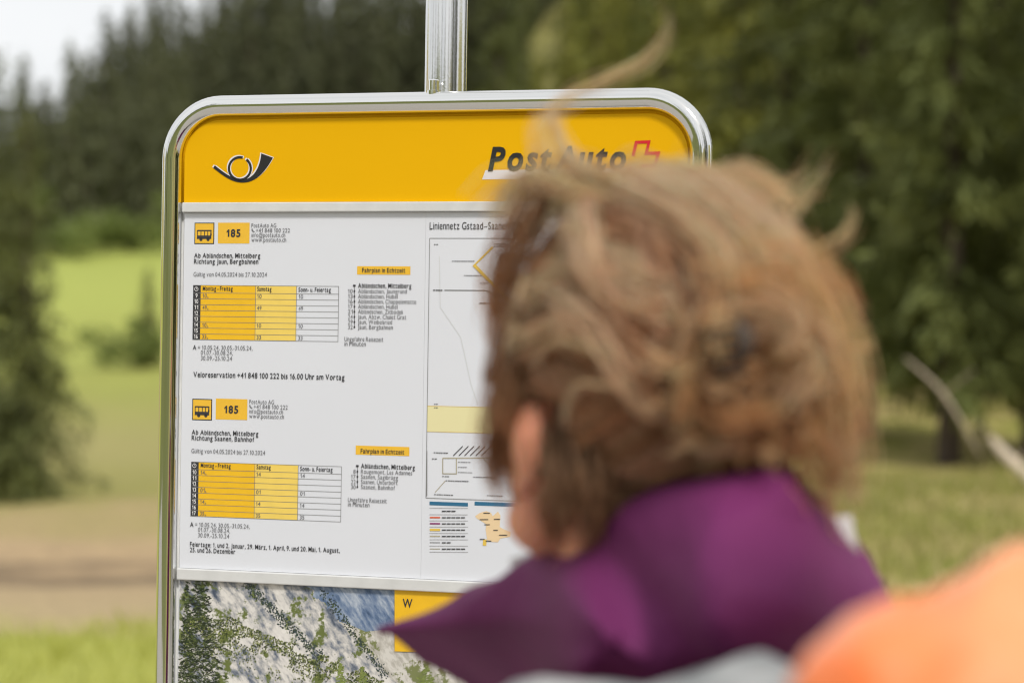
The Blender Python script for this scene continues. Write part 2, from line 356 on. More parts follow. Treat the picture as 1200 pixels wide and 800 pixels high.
# ---- flat print on the panels
PRINT = []          # deferred text
def quad(parent, name, pts, m, lvl):
    return mesh_obj(name, [(s, -lvl * 0.00025, z) for s, z in pts], [tuple(range(len(pts)))], m, parent)
def rect_px(parent, name, x0, y0, x1, y1, m, lvl=1):
    ym = (y0 + y1) / 2; xm = (x0 + x1) / 2
    s0, s1 = bp(x0, ym)[0], bp(x1, ym)[0]; z1, z0 = bp(xm, y0)[1], bp(xm, y1)[1]
    quad(parent, name, [(s0, z0), (s1, z0), (s1, z1), (s0, z1)], m, lvl); return s0, s1, z0, z1
def stroke(pts, w):
    """closed flat polygon strip along points (s,z) -> verts/faces"""
    P = [np.array(p) for p in pts]; V = []; F = []
    ws = w if hasattr(w, '__len__') else [w] * len(P)
    for i, p in enumerate(P):
        a = P[max(i - 1, 0)]; b = P[min(i + 1, len(P) - 1)]; t = b - a; t = t / (np.linalg.norm(t) + 1e-12); nn = np.array([-t[1], t[0]])
        mit = 1.0
        if 0 < i < len(P) - 1:
            t1 = (p - a) / np.linalg.norm(p - a); mit = 1 / max(0.5, np.dot(nn, np.array([-t1[1], t1[0]])))
        V += [p + nn * ws[i] / 2 * mit, p - nn * ws[i] / 2 * mit]
    for i in range(len(P) - 1): F.append((2 * i, 2 * i + 1, 2 * i + 3, 2 * i + 2))
    return V, F
def strokes(parent, name, lines, m, lvl):
    V = []; F = []
    for pts, w in lines:
        v, f = stroke(pts, w); k = len(V); V += [(a[0], -lvl * 0.00025, a[1]) for a in v]; F += [tuple(i + k for i in q) for q in f]
    return mesh_obj(name, V, F, m, parent)
def pl(*pts): return [bp(*p) for p in pts]
def T(parent, txt, x0, y, x1, cap, bold=False, m='ink', lvl=3, name='text_line', shear=0, upd=0, wgt=None):
    """a printed line: baseline starts at measured (x0,y), ends at x1; cap height in measured px"""
    s0, z = bp(x0, y); s1 = bp(x1, y)[0]
    PRINT.append((parent, txt, s0, z, s1 - s0, cap / 1021, bold, m, lvl, name, shear, wgt))
def flush_text():
    """lay every printed line out glyph by glyph from one cached outline per character"""
    need = sorted({(ch, sh_, (wgt if wgt is not None else (0.012 if bold else -0.002))) for (p, txt, s0, z, w, cap, bold, m, lvl, name, sh_, wgt) in PRINT for ch in txt if ch not in ' 1'})
    tmp = {}
    for key in need + [('H', 0, 0), ('x', 0, 0)]:
        cu = bpy.data.curves.new('t', 'FONT'); cu.body = key[0]; cu.size = 1.0; cu.resolution_u = 3; cu.shear = key[1]; cu.offset = key[2]
        ob = bpy.data.objects.new('t', cu); C.objects.link(ob); tmp[key] = ob
    dg = bpy.context.evaluated_depsgraph_get(); dg.update(); glyph = {}
    for key, ob in tmp.items():
        me = bpy.data.meshes.new_from_object(ob.evaluated_get(dg)); co = np.zeros(len(me.vertices) * 3); me.vertices.foreach_get('co', co)
        glyph[key] = (co.reshape(-1, 3)[:, :2].copy(), [tuple(q.vertices) for q in me.polygons]); bpy.data.meshes.remove(me)
    CH = glyph[('H', 0, 0)][0][:, 1].max(); XH = glyph[('x', 0, 0)][0][:, 1].max(); NX = .735 * CH
    for ob in tmp.values(): bpy.data.objects.remove(ob)
    for (p, txt, s0, z, w, cap, bold, m, lvl, name, sh_, wgt) in PRINT:
        of = wgt if wgt is not None else (0.012 if bold else -0.002); V = []; F = []; x = 0.0; gap = (.07 if sh_ else .125) * CH + .025
        for ch in txt:
            if ch == ' ': x += .30 * CH + .05; continue
            if ch == '1':
                st = .075 * CH / .7 + of * 2 + .02; hgt = CH
                g = np.array([(.20, 0), (.20 + st, 0), (.20 + st, hgt), (.20, hgt), (.20, hgt - .03), (.06, hgt - .17 * CH / .7), (.06, hgt - .17 * CH / .7 - st * .9), (.20, hgt - .04 - st)]); fc = [(0, 1, 2, 3), (4, 5, 6, 7)]
                lo, hi = 0.03, .20 + st + .05
            else:
                g, fc = glyph[(ch, sh_, of)]; g = g.copy()
                if ch.islower() and ch not in 'ij' or ch in 'ij':
                    y = g[:, 1]; g[:, 1] = np.where(y < 0, y, np.where(y < XH, y * NX / XH, NX + (y - XH) * (1.02 * CH - NX) / max(CH * 1.08 - XH, .01)))
                if ch == 't': y = g[:, 1]; g[:, 1] = np.where(y > NX, NX + (y - NX) * (.95 * CH - NX) / (y.max() - NX + 1e-6), y)
                lo, hi = g[:, 0].min(), g[:, 0].max()
                if ch.islower(): pass
            k = len(V); V += [(x + a - lo, b) for a, b in g]; F += [tuple(i + k for i in q) for q in fc]; x += hi - lo + gap
        V = np.array(V); x0, x1 = V[:, 0].min(), V[:, 0].max()
        mesh_obj(name, [(s0 + (a - x0) / (x1 - x0) * w, -lvl * 0.00025, z + b / CH * cap) for a, b in V], F, M[m], p)

# header: horn, wordmark, underline, cross
def bez(p0, p1, p2, p3, n=14):
    return [tuple((1 - t) ** 3 * np.array(p0) + 3 * (1 - t) ** 2 * t * np.array(p1) + 3 * (1 - t) * t * t * np.array(p2) + t ** 3 * np.array(p3)) for t in np.linspace(0, 1, n)]
def horn(dx, dy, m, lvl, name):
    tail = bez((251, 195.5), (262, 204), (272, 212.5), (285, 212.3)) + bez((285, 212.3), (300, 212), (309, 196), (313.2, 182.5))[1:]
    n = len(tail); wd = []
    for i, p in enumerate(tail):
        t = i / (n - 1); wd.append((3.6 if t < .5 else 3.6 + (t - .5) * 2 * 12.5 * ((t - .5) * 2) ** 0.6) / 1021)
    tl = [bp(x + dx, y + dy) for x, y in tail]
    ring = [bp(281.3 + dx + 12.8 * math.cos(a), 197.6 + dy - 13.2 * math.sin(a)) for a in np.linspace(R(75), R(75 + 338), 40)]
    strokes(header, name, [(tl, wd), (ring, 2.9 / 1021)], m, lvl)
horn(-1.3, -1.2, M['logo_white'], 1, 'horn_emblem_highlight'); horn(1.1, -0.6, M['logo_white'], 1.2, 'horn_emblem_highlight'); horn(0, 0, M['logo_black'], 2, 'horn_emblem')
T(header, 'PostAuto', 572, 199.8, 733.5, 26, True, 'logo_black', 3, 'wordmark_lettering', 0.22, wgt=0.034)
quad(header, 'underline_bar', pl((565, 210.5), (731, 207.5), (735, 197), (569, 199.5)), M['logo_white'], 1)
strokes(header, 'red_cross_emblem', [(pl((742, 183), (745.8, 167), (760.6, 166.4), (757.4, 180), (771.5, 179.5), (767.7, 194), (753.5, 194.4), (750, 208), (735.5, 208.5), (739, 195)), 3.6 / 1021)], M['red'], 2)

# timetable blocks
def bus_pictogram(x0, y0, x1, y1):
    s0, s1, z0, z1 = rect_px(tt, 'bus_pictogram', x0, y0, x1, y1, M['ink'], 1)
    b = 0.0011; quad(tt, 'bus_pictogram', [(s0 + b, z0 + b), (s1 - b, z0 + b), (s1 - b, z1 - b), (s0 + b, z1 - b)], M['p_badge'], 2)
    w = s1 - s0; h = z1 - z0; q = lambda a, c: (s0 + a * w, z0 + c * h)
    V = []; F = []
    def poly(pts):
        k = len(V); V.extend([(a, -3 * .00025, c) for a, c in pts]); F.append(tuple(range(k, k + len(pts))))
    poly([q(.14, .24), q(.86, .24), q(.86, .40), q(.14, .40)])                   # lower body
    poly([q(.12, .60), q(.88, .60), q(.86, .66), q(.16, .66)])                   # roof
    for a in (.14, .32, .50, .66): poly([q(a, .40), q(a + .035, .40), q(a + .035, .60), q(a, .60)])
    poly([q(.80, .40), q(.88, .40), q(.86, .60), q(.82, .60)])
    for c in (.34, .70): poly([(s0 + c * w + .08 * w * math.cos(t), z0 + .22 * h + .08 * w * math.sin(t)) for t in np.linspace(0, 2 * math.pi, 13)[:-1]])
    mesh_obj('bus_pictogram', V, F, M['ink'], tt)
def timetable(tab, cols, top, bot, hdr, hours, entries, dsk):
    """tab: black column x; cols: the column borders; top/bot measured at the left, skew over the width"""
    x0, x1 = tab; s0 = (bp(x0, top)[0] + bp(x0 - .8, bot)[0]) / 2
    zt_ = bp(x0, top)[1]; zb_ = bp(x0, bot)[1]; xs = [s0] + [bp(c, (top + bot) / 2)[0] for c in cols]
    zh = zt_ - hdr / 1021; n = len(hours); rh = (zh - zb_) / n
    R4 = lambda a, b, c, d: [(a, c), (b, c), (b, d), (a, d)]
    quad(tt, 'hour_column', R4(xs[0], xs[1], zb_, zt_), M['ink'], 1)
    quad(tt, 'weekday_column', R4(xs[1], xs[2], zb_, zt_), M['p_yellow'], 1)
    quad(tt, 'saturday_column', R4(xs[2], xs[3], zb_, zt_), M['p_pale'], 1)
    ln = [([(xs[0], z), (xs[4], z)], .00045) for z in [zt_ - .0002, zh] + [zh - rh * i for i in range(1, n)] + [zb_ + .0002]]
    ln += [([(x, zb_), (x, zt_)], .0005) for x in (xs[2], xs[3], xs[4] - .0003)]
    strokes(tt, 'table_rules', ln, M['ink_line'], 2)
    ring = [(xs[0] + .0043 + .0023 * math.cos(a), (zt_ + zh) / 2 + .0023 * math.sin(a)) for a in np.linspace(0, 2 * math.pi, 17)]
    c0 = (xs[0] + .0043, (zt_ + zh) / 2)
    strokes(tt, 'clock_symbol', [(ring, .0006), ([(c0[0], c0[1] + .0015), c0, (c0[0] + .0012, c0[1])], .0005)], M['p_white'], 3)
    def put(txt, s, z, w, cap, bold, m, nm='text_line'): PRINT.append((tt, txt, s, z, w, cap, bold, m, 3, nm, 0, None))
    zc = zh + .0028
    put('Montag - Freitag', xs[1] + .0028, zc, .0385, .0050, True, 'ink'); put('Samstag', xs[2] + .0022, zc, .0180, .0050, True, 'ink'); put('Sonn- u. Feiertag', xs[3] + .0026, zc - .0004, .0405, .0050, True, 'ink')
    for i, h in enumerate(hours):
        zz = zh - rh * (i + 1) + rh * .2
        put(h, xs[0] + (.0022 if len(h) > 1 else .0034), zz, .0048 if len(h) > 1 else .0026, .0047, True, 'p_white', 'hour_numeral')
        if h in entries:
            e = entries[h]
            put(e, xs[1] + .0028, zz, .0054, .0046, False, 'ink_soft', 'departure_minute'); put('A', xs[1] + .0085, zz - .0008, .0020, .0024, False, 'ink_soft', 'departure_minute')
            put(e, xs[2] + .0022, zz, .0056, .0046, False, 'ink_soft', 'departure_minute'); put(e, xs[3] + .0030, zz, .0056, .0046, False, 'ink_soft', 'departure_minute')
def block(dx, dy, sk):
    """route badge and address lines, sk = extra offset at the right"""
    bus_pictogram(228 + dx, 261 + dy, 251.2 + dx, 286 + dy)
    rect_px(tt, 'route_badge', 255.6 + dx, 261 + dy, 292.5 + dx, 285.3 + dy, M['p_badge'], 1)
    T(tt, '185', 265.8 + dx, 277.4 + dy, 282 + dx, 8.6, True, name='route_number', wgt=.03)
    a = 295 + dx
    T(tt, 'PostAuto AG', a, 266.6 + dy, a + 29, 5, m='ink_soft'); T(tt, '+41 848 100 222', a + 5.2, 272.4 + dy, a + 45, 5, m='ink_soft')
    T(tt, 'info@postauto.ch', a, 277.8 + dy, a + 39.5, 5, m='ink_soft'); T(tt, 'www.postauto.ch', a, 283.4 + dy, a + 40.6, 5, m='ink_soft')
    h = [bp(a + p, 272 + dy + q) for p, q in ((.6, -4.2), (.9, -2.2), (2.0, -.9), (3.6, -.3))]
    strokes(tt, 'telephone_symbol', [(h, .0011)], M['ink_soft'], 3)
block(0, 0, 0); block(-2.6, 206.2, 0)
T(tt, 'Ab Abländschen, Mittelberg', 227.7, 302, 305.2, 5.6, True); T(tt, 'Richtung Jaun, Bergbahnen', 227.7, 308.9, 303, 5.6, True)
T(tt, 'Gültig von 04.05.2024 bis 27.10.2024', 227.1, 323.8, 313, 5.2, m='ink_soft')
T(tt, 'Ab Abländschen, Mittelberg', 224.9, 508.7, 303, 5.6, True); T(tt, 'Richtung Saanen, Bahnhof', 224.9, 515.3, 298.3, 5.6, True)
T(tt, 'Gültig von 04.05.2024 bis 27.10.2024', 224.6, 530.3, 311, 5.2, m='ink_soft')
for (x0, y0, x1, y1) in ((418.6, 312, 481, 321.8), (416.9, 522.6, 479.8, 533.2)):
    rect_px(tt, 'realtime_banner', x0, y0, x1, y1, M['p_badge'], 1); T(tt, 'Fahrplan in Echtzeit', x0 + 6, y1 - 2.6, x1 - 6, 5.2, True)
timetable((226.5, 235), (235, 299.4, 347.3, 397), 334, 397.8, 9.4, ['9', '10', '11', '12', '13', '14', '15', '16'], {'9': '10', '11': '49', '14': '10', '16': '33'}, 0)
timetable((224.2, 232.7), (232.6, 298.5, 349.3, 400.3), 540.6, 604.4, 9.2, ['10', '11', '12', '13', '14', '15', '16', '17'], {'10': '14', '13': '01', '15': '14', '17': '35'}, 0)
def stops(x, y, title, tw, rows, pitch):
    T(tt, title, x, y, x + tw, 5.4, True)
    top = bp(x - 4.2, y - 2.5); ln = []
    for i, (mn, nm, w) in enumerate(rows):
        yy = y + pitch * (i + 1) + 0.3
        T(tt, mn, x - (11.6 if len(mn) > 1 else 8.8), yy, x - 6.2, 4.9, m='ink_soft'); T(tt, nm, x, yy, x + w, 5.0, m='ink_soft')
        c = bp(x - 4.1, yy - 2.3); ln.append(([(c[0], c[1] - .0010), (c[0], c[1] + .0010)], .0019))
    ln.append(([top, bp(x - 4.1 - .014 * pitch * len(rows) * 0, y + pitch * len(rows) - 2)], .0005)); ln.append(([(top[0] - .0016, top[1]), (top[0] + .0016, top[1])], .0022))
    strokes(tt, 'stop_line', ln, M['ink'], 3)
stops(419.7, 337.2, 'Abländschen, Mittelberg', 62.6, [('10', 'Abländschen, Jaungrund', 57.3), ('13', 'Abländschen, Hubel', 46.5), ('16', 'Abländschen, Chappelematte', 68.4), ('17', 'Abländschen, Hubel', 46.5),
      ('21', 'Abländschen, Zitbödeli', 52.5), ('24', 'Jaun, Abzw. Chalet Grat', 56.5), ('29', 'Jaun, Weibelsried', 40), ('32', 'Jaun, Bergbahnen', 41)], 6.0)
stops(423.2, 548.2, 'Abländschen, Mittelberg', 63.2, [('8', 'Rougemont, Les Adannes', 60), ('17', 'Saanen, Sagibrügg', 43.5), ('22', 'Saanen, Unterbort', 43), ('30', 'Saanen, Bahnhof', 40)], 6.0)
T(tt, 'Ungefähre Reisezeit', 404, 399.6, 449.3, 5.2, m='ink_soft'); T(tt, 'in Minuten', 404, 405.2, 429, 5.2, m='ink_soft')
T(tt, 'Ungefähre Reisezeit', 408, 587.6, 453.4, 5.2, m='ink_soft'); T(tt, 'in Minuten', 408, 593, 433.2, 5.2, m='ink_soft')
for x, y in ((226.2, 409.4), (222.9, 616.5)):
    T(tt, 'A', x, y, x + 4.2, 5.2, True); T(tt, '= 10.05.24, 30.05.-31.05.24,', x + 6, y, x + 70, 5.2, m='ink_soft')
    T(tt, '01.07.-30.08.24,', x + 9.5, y + 6, x + 47, 5.2, m='ink_soft'); T(tt, '30.09.-25.10.24', x + 9.5, y + 12.4, x + 46, 5.2, m='ink_soft')
T(tt, 'Veloreservation +41 848 100 222 bis 16.00 Uhr am Vortag', 227, 441.6, 404, 6.4, True)
T(tt, 'Feiertage: 1. und 2. Januar, 29. März, 1. April, 9. und 20. Mai, 1. August,', 222.9, 639.6, 398.6, 5.4, True)
T(tt, '25. und 26. Dezember', 222.9, 646.2, 276, 5.4, True)

# network map
T(net, 'Liniennetz Gstaad–Saanen', 503.8, 268.8, 596, 8.4)
fx = bp(503.7, 279)[0]; fz1 = bp(503.7, 279.2)[1]; fz0 = bp(503.4, 583.2)[1]; fr = SI1 - .022
strokes(net, 'map_border', [([(fx, fz0), (fx, fz1), (fr, fz1), (fr, fz0), (fx, fz0)], .0006)], M['ink_line'], 2)
quad(net, 'map_band', [(fx, bp(503.4, 505.4)[1]), (fr, bp(503.4, 505.4)[1]), (fr, bp(503.4, 475.4)[1]), (fx, bp(503.4, 475.4)[1])], M['p_lemon'], 1)
strokes(net, 'band_edge', [([(fx, bp(503.4, y)[1]), (fr, bp(503.4, y)[1])], .0004) for y in (505.4, 475.4)], M['p_gold'], 2)
strokes(net, 'bus_line_yellow', [(pl((577.5, 289.5), (556, 310.8), (600, 356), (690, 356), (730, 400)), .0021)], M['p_gold'], 3)
strokes(net, 'rail_line_grey', [(pl((521, 340), (569, 340.3), (574, 342), (592, 360), (650, 362), (760, 362)), .0010), (pl((562, 355.2), (584, 355.2)), .0008), (pl((600, 400), (600, 450), (650, 460)), .0010)], M['ink_line'], 2)
strokes(net, 'branch_lines', [(pl((519, 536.5), (600, 536.2), (700, 536)), .0010), (pl((519, 536.5), (519, 554.6), (535, 554.8), (535, 536.6)), .0010), (pl((510, 576.5), (522, 563)), .0008), (pl((567, 537.5), (581, 552)), .0007)], M['p_tan'], 2)
tiny = []
for x0, x1, y, w in ((509, 514, 286.5, .0011), (530, 557, 306, .0010), (544, 565, 322.8, .0010), (563, 573, 331.8, .0009), (579, 600, 286, .0010), (579, 600, 288.6, .0010), (508, 519.5, 340, .0016), (562, 570, 355.2, .0012),
                     (508.5, 525.5, 530, .0012), (506.5, 512.5, 537.2, .0012), (509, 513.5, 473.2, .0010), (509, 513.5, 477.4, .0010), (522.5, 550, 562.8, .0011), (509, 531.5, 579, .0011), (518.5, 527, 557.8, .0010),
                     (537, 552, 541, .0008), (537, 548, 547, .0008), (537, 554, 553, .0008), (555, 580, 558.5, .0010), (571, 590, 580.2, .0010)):
    q0, q1 = bp(x0, y), bp(x1, y); n = max(2, int((q1[0] - q0[0]) / .0026))
    for k in range(n):                                   # print too fine to read: word-long dashes
        a = q0[0] + (q1[0] - q0[0]) * k / n; b = a + (q1[0] - q0[0]) / n * (.86 if k % 3 else .7)
        tiny.append(([(a, q0[1]), (b, q0[1])], w * .75))
for k in range(6): tiny.append((pl((531.5 + 6.6 * k, 533.5), (542.5 + 6.6 * k, 522.5)), .0010))
tag(strokes(net, 'station_name_print', tiny, M['ink'], 3), kind='stuff')
strokes(net, 'margin_print', [([(bp(500.4, 528)[0], bp(500.4, 528)[1]), (bp(500.4, 581)[0], bp(500.4, 581)[1])], .0010)], M['ink_line'], 3)
rect_px(net, 'legend_heading', 503.4, 588, 548.4, 592.3, M['p_blue'], 1); rect_px(net, 'legend_heading', 556.2, 588.4, 612, 592.8, M['p_blue'], 1)
lg = []; lt = []
for i, y in enumerate((598.4, 605.9, 613.1, 620.3, 627.8, 635.2, 642.6)):
    lg.append((pl((503.4, y - 3.4), (548.5, y - 3.2)), .0004))
    for k in range(5 if i not in (0, 5) else 2 + (i == 0)): lt.append((pl((518 + k * 5.6, y + .2), (518 + k * 5.6 + 4.8, y + .2)), .0012))
    if i: strokes(net, 'legend_swatch', [(pl((503.8, y), (516, y + .1)), (.0016, .0016, .0026, .0012, .0008, .0008)[i - 1])], M[('p_orange', 'p_purple', 'p_gold', 'p_tan', 'ink_line', 'p_tan')[i - 1]], 2)
lg.append((pl((503.4, 646.4), (548.5, 646.6)), .0004)); strokes(net, 'legend_rules', lg, M['ink_line'], 2); tag(strokes(net, 'legend_print', lt, M['ink'], 3), kind='stuff')
g = [(256, 548), (275, 535), (300, 528), (318, 535), (325, 548), (345, 530), (355, 545), (352, 590), (370, 600), (395, 610), (393, 628), (355, 635), (345, 650), (318, 648), (303, 640), (297, 600), (300, 580), (285, 570), (262, 556)]
quad(net, 'district_map', [bp(480 + x * .3, 440 + y * .3) for x, y in g[::-1]], M['p_beige'], 1)
quad(net, 'district_map', [bp(480 + x * .3, 440 + y * .3) for x, y in ((288, 640), (302, 638), (300, 663), (286, 662))][::-1], M['p_gold'], 2)
strokes(net, 'district_names', [([bp(480 + a * .3, 440 + y * .3), bp(480 + b * .3, 440 + y * .3)], .0009) for a, b, y in ((289, 314, 536), (275, 308, 561), (330, 354, 560), (293, 314, 581), (328, 345, 603), (350, 382, 622), (275, 294, 638), (298, 320, 645))], M['ink'], 3)
# right-hand column of the map sheet, hidden behind the hiker's head from here: plain border work only
strokes(net, 'map_river', [(pl((515, 300), (516, 360), (540, 395), (552, 450), (560, 474)), .0009)], mat('print_faint_grey', (0.66, 0.67, 0.68), 0.4), 1)

# mountain poster: printed photo made of flat ink shapes
PV = []; PF = []; PC = []
pz1 = z_r0 - .0006; pz0 = Z_B + .036; ps0 = SI0 + .0015; ps1 = SI1 - .0015
def ink(cx, cz, w, h, ang, c, n=4):
    k = len(PV); ca, sa = math.cos(ang), math.sin(ang)
    base = [(-.5, -.5), (.5, -.5), (.5, .5), (-.5, .5)] if n == 4 else [(-.5, -.5), (.5, -.5), (0, .6), (0, .6)]
    lv = 0.00024 + 0.0000002 * (len(PF) % 2500)
    for a, b in base:
        a = a * w * (1 + random.uniform(-.3, .3)); b = b * h * (1 + random.uniform(-.3, .3))
        x = min(max(cx + a * ca - b * sa, ps0), ps1); z = min(max(cz + a * sa + b * ca, pz0), pz1)
        PV.append((x, -lv, z)); PC.append(c)
    PF.append((k, k + 1, k + 2, k + 3))
def jc(c, j=.15): q = 1 + random.uniform(-j, j); return tuple(min(1, x * q) for x in c)
def pp(cx, cy): return bp(170 + cx * .3, 560 + cy * .3)
o0 = pp(148, 400); sc = .3 / 1021
def photo_mat(name, stops, scale, ang, stretch, fine=3.0, green=None):
    m = bpy.data.materials.new(name); m.use_nodes = True; n, l = m.node_tree.nodes, m.node_tree.links; b = n['Principled BSDF']; b.inputs['Roughness'].default_value = .35; b.inputs['Specular IOR Level'].default_value = .3
    t = n.new('ShaderNodeTexCoord'); mp_ = n.new('ShaderNodeMapping'); mr = n.new('ShaderNodeMapping'); mr.inputs['Rotation'].default_value = (0, ang, 0); mp_.inputs['Scale'].default_value = stretch; l.new(t.outputs['Object'], mr.inputs['Vector']); l.new(mr.outputs['Vector'], mp_.inputs['Vector'])
    def ns(sc_, src, d=8, r=.62, dist=0.0):
        z = n.new('ShaderNodeTexNoise'); z.inputs['Scale'].default_value = sc_; z.inputs['Detail'].default_value = d; z.inputs['Roughness'].default_value = r; z.inputs['Distortion'].default_value = dist; l.new(src, z.inputs['Vector']); return z.outputs['Fac']
    a1 = ns(scale, mp_.outputs['Vector'], dist=.6); a2 = ns(scale * fine, mp_.outputs['Vector']); ad = n.new('ShaderNodeMath'); ad.operation = 'MULTIPLY_ADD'; l.new(a2, ad.inputs[0]); ad.inputs[1].default_value = .55
    m2 = n.new('ShaderNodeMath'); m2.operation = 'MULTIPLY'; l.new(a1, m2.inputs[0]); m2.inputs[1].default_value = .5; l.new(m2.outputs[0], ad.inputs[2])
    r = n.new('ShaderNodeValToRGB'); e = r.color_ramp.elements
    while len(e) < len(stops): e.new(.5)
    for k, (p, c) in enumerate(stops): e[k].position = p; e[k].color = (*c, 1)
    l.new(ad.outputs[0], r.inputs['Fac']); outc = r.outputs['Color']
    if green:
        gm = n.new('ShaderNodeValToRGB'); gm.color_ramp.elements[0].position = .545; gm.color_ramp.elements[1].position = .575; l.new(ns(34, t.outputs['Object'], 8, .72), gm.inputs['Fac']); x = n.new('ShaderNodeMixRGB'); l.new(gm.outputs['Color'], x.inputs[0]); l.new(outc, x.inputs[1]); x.inputs[2].default_value = (*green, 1); outc = x.outputs[0]
    l.new(outc, b.inputs['Base Color']); return m
rock = photo_mat('poster_rock_ink', [(.40, (.07, .09, .13)), (.46, (.22, .24, .28)), (.505, (.45, .44, .43)), (.56, (.68, .65, .61)), (.66, (.80, .77, .72))], 17, .7, (1.6, 1, .8), 4.0, (.14, .17, .05))
blue = photo_mat('poster_far_range_ink', [(.40, (.06, .10, .18)), (.48, (.13, .19, .31)), (.54, (.23, .29, .40)), (.64, (.46, .51, .58))], 24, .6, (2.0, 1, .7), 3.4)
scree = photo_mat('poster_scree_ink', [(.40, (.30, .30, .24)), (.50, (.48, .45, .40)), (.58, (.66, .63, .58))], 30, .6, (1.6, 1, .7), 3, (.20, .22, .09))
quad(poster, 'rock_face_print', [(ps0, pz0), (ps1, pz0), (ps1, pz1), (ps0, pz1)], rock, .3)
edge = []
for q in range(90):
    t = q / 89; edge.append((540 + 420 * t + 10 * (vnoise(q * .6, 3, 51) - .5) * 2, 0 + 380 * t + 12 * (vnoise(q * .45, 9, 52) - .5) * 2))
quad(poster, 'far_range_print', [(min(o0[0] + a * sc, ps1), max(min(o0[1] - c * sc, pz1), pz0)) for a, c in edge + [(2100, 420), (2100, 0)]][::-1], blue, .5)
quad(poster, 'scree_print', [(min(o0[0] + a * sc, ps1), max(min(o0[1] - c * sc, pz1), pz0)) for a, c in [(672, 130), (720, 140), (790, 165), (900, 150), (1000, 190), (1300, 150), (2100, 180), (2100, 420), (960, 380), (900, 345), (850, 290), (800, 250), (760, 205), (722, 182), (700, 150)]][::-1], scree, .7)
for q in range(900):                                   # dark gullies with dwarf pine
    t = random.random(); a = random.random()
    if a < .6: cx, cy = 392 + 300 * t + random.gauss(0, 9 + 8 * math.sin(t * 9) ** 2), 406 + 300 * t + random.gauss(0, 8)
    else: cx, cy = 690 + 250 * t + random.gauss(0, 9), 440 + 330 * t + random.gauss(0, 9)
    s, z = pp(cx, cy); ink(s, z, .0022, .0016, random.uniform(0, 3), jc(random.choice([(.035, .06, .045), (.06, .085, .04), (.05, .07, .09)]), .4), 3)
for q in range(7500):                                  # green alpine scrub on the lower slope
    cx = random.uniform(150, 1500); cy = 545 + max(0, cx - 330) * .40 + abs(random.gauss(0, 1)) * 75 + 8 * math.sin(cx * .05)
    if vnoise(cx * .02, cy * .03, 9) < .36: continue
    s, z = pp(cx, cy)
    if z > pz0: ink(s, z, .0019, .0015, random.uniform(0, 3), jc(random.choice([(.20, .24, .06), (.30, .32, .10), (.10, .13, .035), (.045, .06, .02), (.035, .05, .02)]), .25), 3)
for (tx, top_, hw, n) in ((165, 400, 60, 700), (218, 388, 125, 1900), (765, 720, 40, 300), (850, 735, 40, 300), (1100, 705, 60, 500)):      # printed spruces
    for q in range(n):
        t = random.random() ** .7; cy = top_ + t * (900 - top_); ww = hw * (.12 + .88 * t ** .8) * (.55 + .45 * math.sin(t * 60) ** 2); cx = tx + random.uniform(-1, 1) * ww * (.55 + .9 * float(vnoise(cy * .045, tx, 61)))
        s, z = pp(cx, cy + abs(cx - tx) * .25)
        ink(s, z, random.uniform(.0015, .0045), .0010, random.uniform(-.7, .7), jc(random.choice([(.02, .035, .012), (.045, .065, .02), (.10, .13, .04), (.015, .02, .012)]) if tx < 300 else (.22, .27, .07), .3), 4)
pm = big_mesh('photo_print', PV, PF, M['photo'], col=np.array(PC)); link(bpy.data.objects.new('photo_print', pm), poster)
quad(poster, 'yellow_caption_box', [pp(976, 675), pp(1500, 690), (pp(1500, 690)[0], pp(976, 434)[1]), (pp(976, 434)[0], pp(976, 434)[1])], M['p_yellow'], 5)
PRINT.append((poster, 'W', pp(1008, 503)[0], pp(1008, 503)[1], .0118, .0098, True, 'ink', 7, 'caption_letter', 0, None))
flush_text()

# ------------------------------------------------------------------ hikers
def sphere_beads(beads):
    """beads: (center, (rx,ry,rz), rotz)"""
    nu, nv = 14, 9; V = []; F = []; base = []
    for j in range(nv + 1):
        th = math.pi * j / nv
        for i in range(nu): base.append((math.sin(th) * math.cos(2 * math.pi * i / nu), math.sin(th) * math.sin(2 * math.pi * i / nu), math.cos(th)))
    base = np.array(base); fb = []
    for j in range(nv):
        for i in range(nu):
            a = j * nu + i; b = j * nu + (i + 1) % nu; fb.append((a, a + nu, b + nu, b))
    fb = np.array(fb); k = 0; Vs = []; Fs = []
    for c, r, rz in beads:
        p = base * np.array(r)
        if rz: cz, sz = math.cos(rz), math.sin(rz); p = p @ np.array([[cz, sz, 0], [-sz, cz, 0], [0, 0, 1]])
        Vs.append(p + np.array(c)); Fs.append(fb + k); k += len(base)
    return np.concatenate(Vs), np.concatenate(Fs)
def limb(pts, rads, flat=1.0):
    out = []
    for (a, b), (ra, rb) in zip(zip(pts, pts[1:]), zip(rads, rads[1:])):
        a = np.array(a, float); b = np.array(b, float); ra = np.array(ra if hasattr(ra, '__len__') else (ra,) * 3, float); rb = np.array(rb if hasattr(rb, '__len__') else (rb,) * 3, float)
        n = max(2, int(np.linalg.norm(b - a) / (min(ra.min(), rb.min()) * .4)))
        for i in range(n + 1): t = i / n; out.append((a + (b - a) * t, tuple(ra + (rb - ra) * t), 0))
    return out
def wrinkle(o, k, scale=.13):
    tx = bpy.data.textures.new('creases', 'MUSGRAVE'); tx.musgrave_type = 'RIDGED_MULTIFRACTAL'; tx.noise_scale = scale; tx.octaves = 1.6; tx.noise_intensity = .6
    d = o.modifiers.new('creases', 'DISPLACE'); d.texture = tx; d.strength = k; d.mid_level = .6
